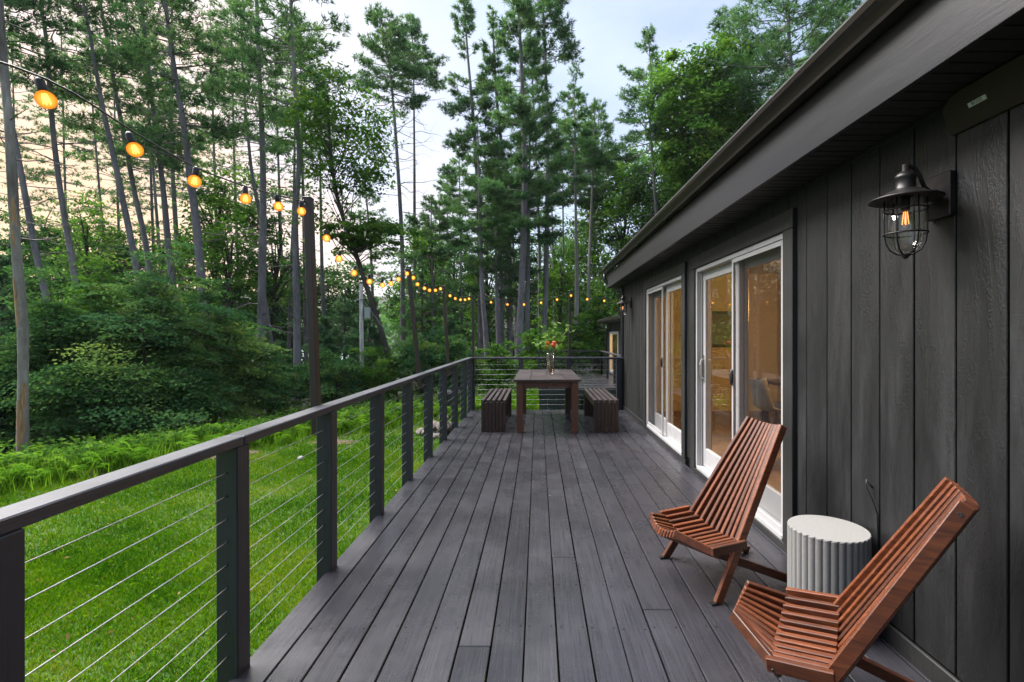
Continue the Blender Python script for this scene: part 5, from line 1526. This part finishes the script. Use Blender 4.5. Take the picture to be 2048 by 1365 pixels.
for sg in (-1, 1):
    tip = mid + sd * sg * pl_ + fw * pl_ * .45 + np.array([0, 0, -.15]) * pl_
    tris.append(np.stack([mid - fw * .014, mid + fw * .020, tip], 2))
T = np.stack(tris, 2).reshape(-1, 3)
tint = np.repeat(.5 + .2 * rng.normal(0, 1, npl), nf * K * 2) + rng.normal(0, .1, N * K * 2)
fast_mesh('ferns', T, 3, tint, MT['fern'], kind='stuff')
n = 11000
q = rng.uniform(0, cum[-1], n); wd = rng.uniform(-.75, .9, n)
x = np.interp(q, cum, F[:, 0]) - .765 * wd + rng.normal(0, .12, n); y = np.interp(q, cum, F[:, 1]) + .647 * wd + rng.normal(0, .12, n)
b = np.stack([x, y, np.full(n, -.92)], 1); az = rng.uniform(0, 6.28, n); hh = rng.uniform(.16, .50, n) * (.6 + .4 * np.clip((wd + .75) / .8, 0, 1))
d = np.stack([np.cos(az) * rng.uniform(.1, .7, n), np.sin(az) * rng.uniform(.1, .7, n), np.ones(n)], 1) * hh[:, None]
sd_ = np.stack([-np.sin(az), np.cos(az), 0 * az], 1) * rng.uniform(.006, .012, (n, 1))
fast_mesh('tall_grass', np.stack([b - sd_, b + sd_, b + d], 1).reshape(-1, 3), 3, rng.uniform(.3, 1, n), MT['fern'], kind='stuff')
n = 240
x = rng.uniform(-8, -1.4, n); y = rng.uniform(1, 11.5, n); ok = (u_out(x, y) < -.2)
P = np.stack([x, y, LAWN_Z + rng.uniform(.035, .055, n)], 1)[ok]
fast_mesh('fallen_leaves', leaves(rng, P, rng.normal(0, .4, P.shape) + np.array([0, 0, 1]), .022, .55), 4, rng.uniform(0, 1, len(P)), foliage('dry_leaves', [(0, (.10, .05, .02)), (1, (.30, .20, .08))], .2), kind='stuff')
# broad weeds among the ferns and under the shrubs
n = 22000
q = rng.uniform(0, cum[-1], n); wd = rng.uniform(-.3, 1, n) ** 2 * 7.0 + .1
x = np.interp(q, cum, F[:, 0]) - .765 * wd; y = np.interp(q, cum, F[:, 1]) + .647 * wd
P = np.stack([x, y, gz(x, y) + rng.uniform(.03, .42, n)], 1)
fast_mesh('weeds', leaves(rng, P, rng.normal(0, .5, (n, 3)) + np.array([0, -.2, .8]), .055, .5), 4, rng.uniform(.1, .9, n), MT['leaf'], kind='stuff')

def inside(x, y):
    """distance-free test: on the lawn side of the fern line and outside the deck"""
    P = lawn_poly; r = np.zeros(len(x), bool); j = len(P) - 1
    for i in range(len(P)):
        xi, yi = P[i]; xj, yj = P[j]
        c = ((yi > y) != (yj > y)) & (x < (xj - xi) * (y - yi) / (yj - yi + 1e-12) + xi)
        r ^= c; j = i
    return r & ~((x > -1.24) & (y < 9.4))
rng = np.random.default_rng(41)
parts_ = []
for cnt, (xa, xb, ya, yb), wd_, ht in ((150000, (-5.2, -1.2, .5, 5.2), .0075, .042), (130000, (-10, -1.2, 4.2, 9.5), .012, .05), (90000, (-8, 2.4, 8.8, 20), .022, .06), (36000, (-10, -4, 1, 5), .012, .05)):
    x = rng.uniform(xa, xb, cnt); y = rng.uniform(ya, yb, cnt) + rng.normal(0, .55, cnt)
    ok = inside(x, y)
    earth_d = np.min([np.hypot((x - ex) / ea, (y - ey) / eb) for ex, ey, ea, eb in ((-6.25, 9.45, .55, .26), (-5.75, 9.75, .35, .16), (-4.3, 10.7, .5, .22), (-7.3, 8.3, .5, .2), (-1.75, 1.9, .3, .5), (-1.6, 3.0, .22, .5))], axis=0)
    ok &= (earth_d > rng.uniform(.6, 1.25, cnt))
    x, y = x[ok], y[ok]; n = len(x)
    patch = .5 + .30 * np.sin(x * 1.9 + 1.3 * np.sin(y * 1.3)) * np.cos(y * 1.6 + x * .5) + .16 * np.sin(x * 4.7 + y * 3.1) * np.sin(y * 5.3 - x)
    hgt = ht * rng.uniform(.5, 1.25, n) * (.75 + .5 * (1 - patch))
    az = rng.uniform(0, 6.28, n); ln = rng.uniform(.1, 1.1, n)
    b = np.stack([x, y, np.full(n, LAWN_Z)], 1)
    d = np.stack([np.cos(az) * ln, np.sin(az) * ln, np.ones(n)], 1) * hgt[:, None]
    a2 = rng.uniform(0, 6.28, n)
    s_ = np.stack([np.cos(a2), np.sin(a2), 0 * a2], 1) * (wd_ * rng.uniform(.6, 1.3, n))[:, None] / 2
    parts_.append((np.stack([b - s_, b + s_, b + d], 1).reshape(-1, 3), .06 + .75 * patch + rng.normal(0, .17, n) + .55 * (rng.uniform(0, 1, n) > .95)))
fast_mesh('grass', np.concatenate([a for a, _ in parts_]), 3, np.concatenate([b for _, b in parts_]), MT['grass'], kind='stuff')
# clover and small broad weeds in the turf
n = 34000
x = rng.uniform(-7.5, -1.2, n); y = rng.uniform(.6, 11, n); ok = inside(x, y) & (np.sin(x * 1.9 + 1.3 * np.sin(y * 1.3)) * np.cos(y * 1.6 + x * .5) < rng.normal(.05, .35, n))
P = np.stack([x, y, LAWN_Z + rng.uniform(.015, .05, n)], 1)[ok]
fast_mesh('clover', leaves(rng, P, rng.normal(0, .4, P.shape) + np.array([0, 0, 1]), .013, .8), 4, rng.uniform(.05, .6, len(P)), MT['grass'], kind='stuff')

# ------------------------------------------------------------------ evening air
mb = MB(); mb.box(-120, 110, -14, 130, -12, 40)
m = bpy.data.materials.new('evening_air'); m.use_nodes = True
nt = m.node_tree; nt.nodes.remove(nt.nodes['Principled BSDF'])
pv = nd(nt, 'ShaderNodeVolumePrincipled'); pv.inputs['Color'].default_value = (.86, .92, 1.0, 1); pv.inputs['Density'].default_value = .0002; pv.inputs['Anisotropy'].default_value = .2
nt.links.new(pv.outputs[0], nt.nodes['Material Output'].inputs['Volume'])
mb.obj('haze', m, kind='stuff')
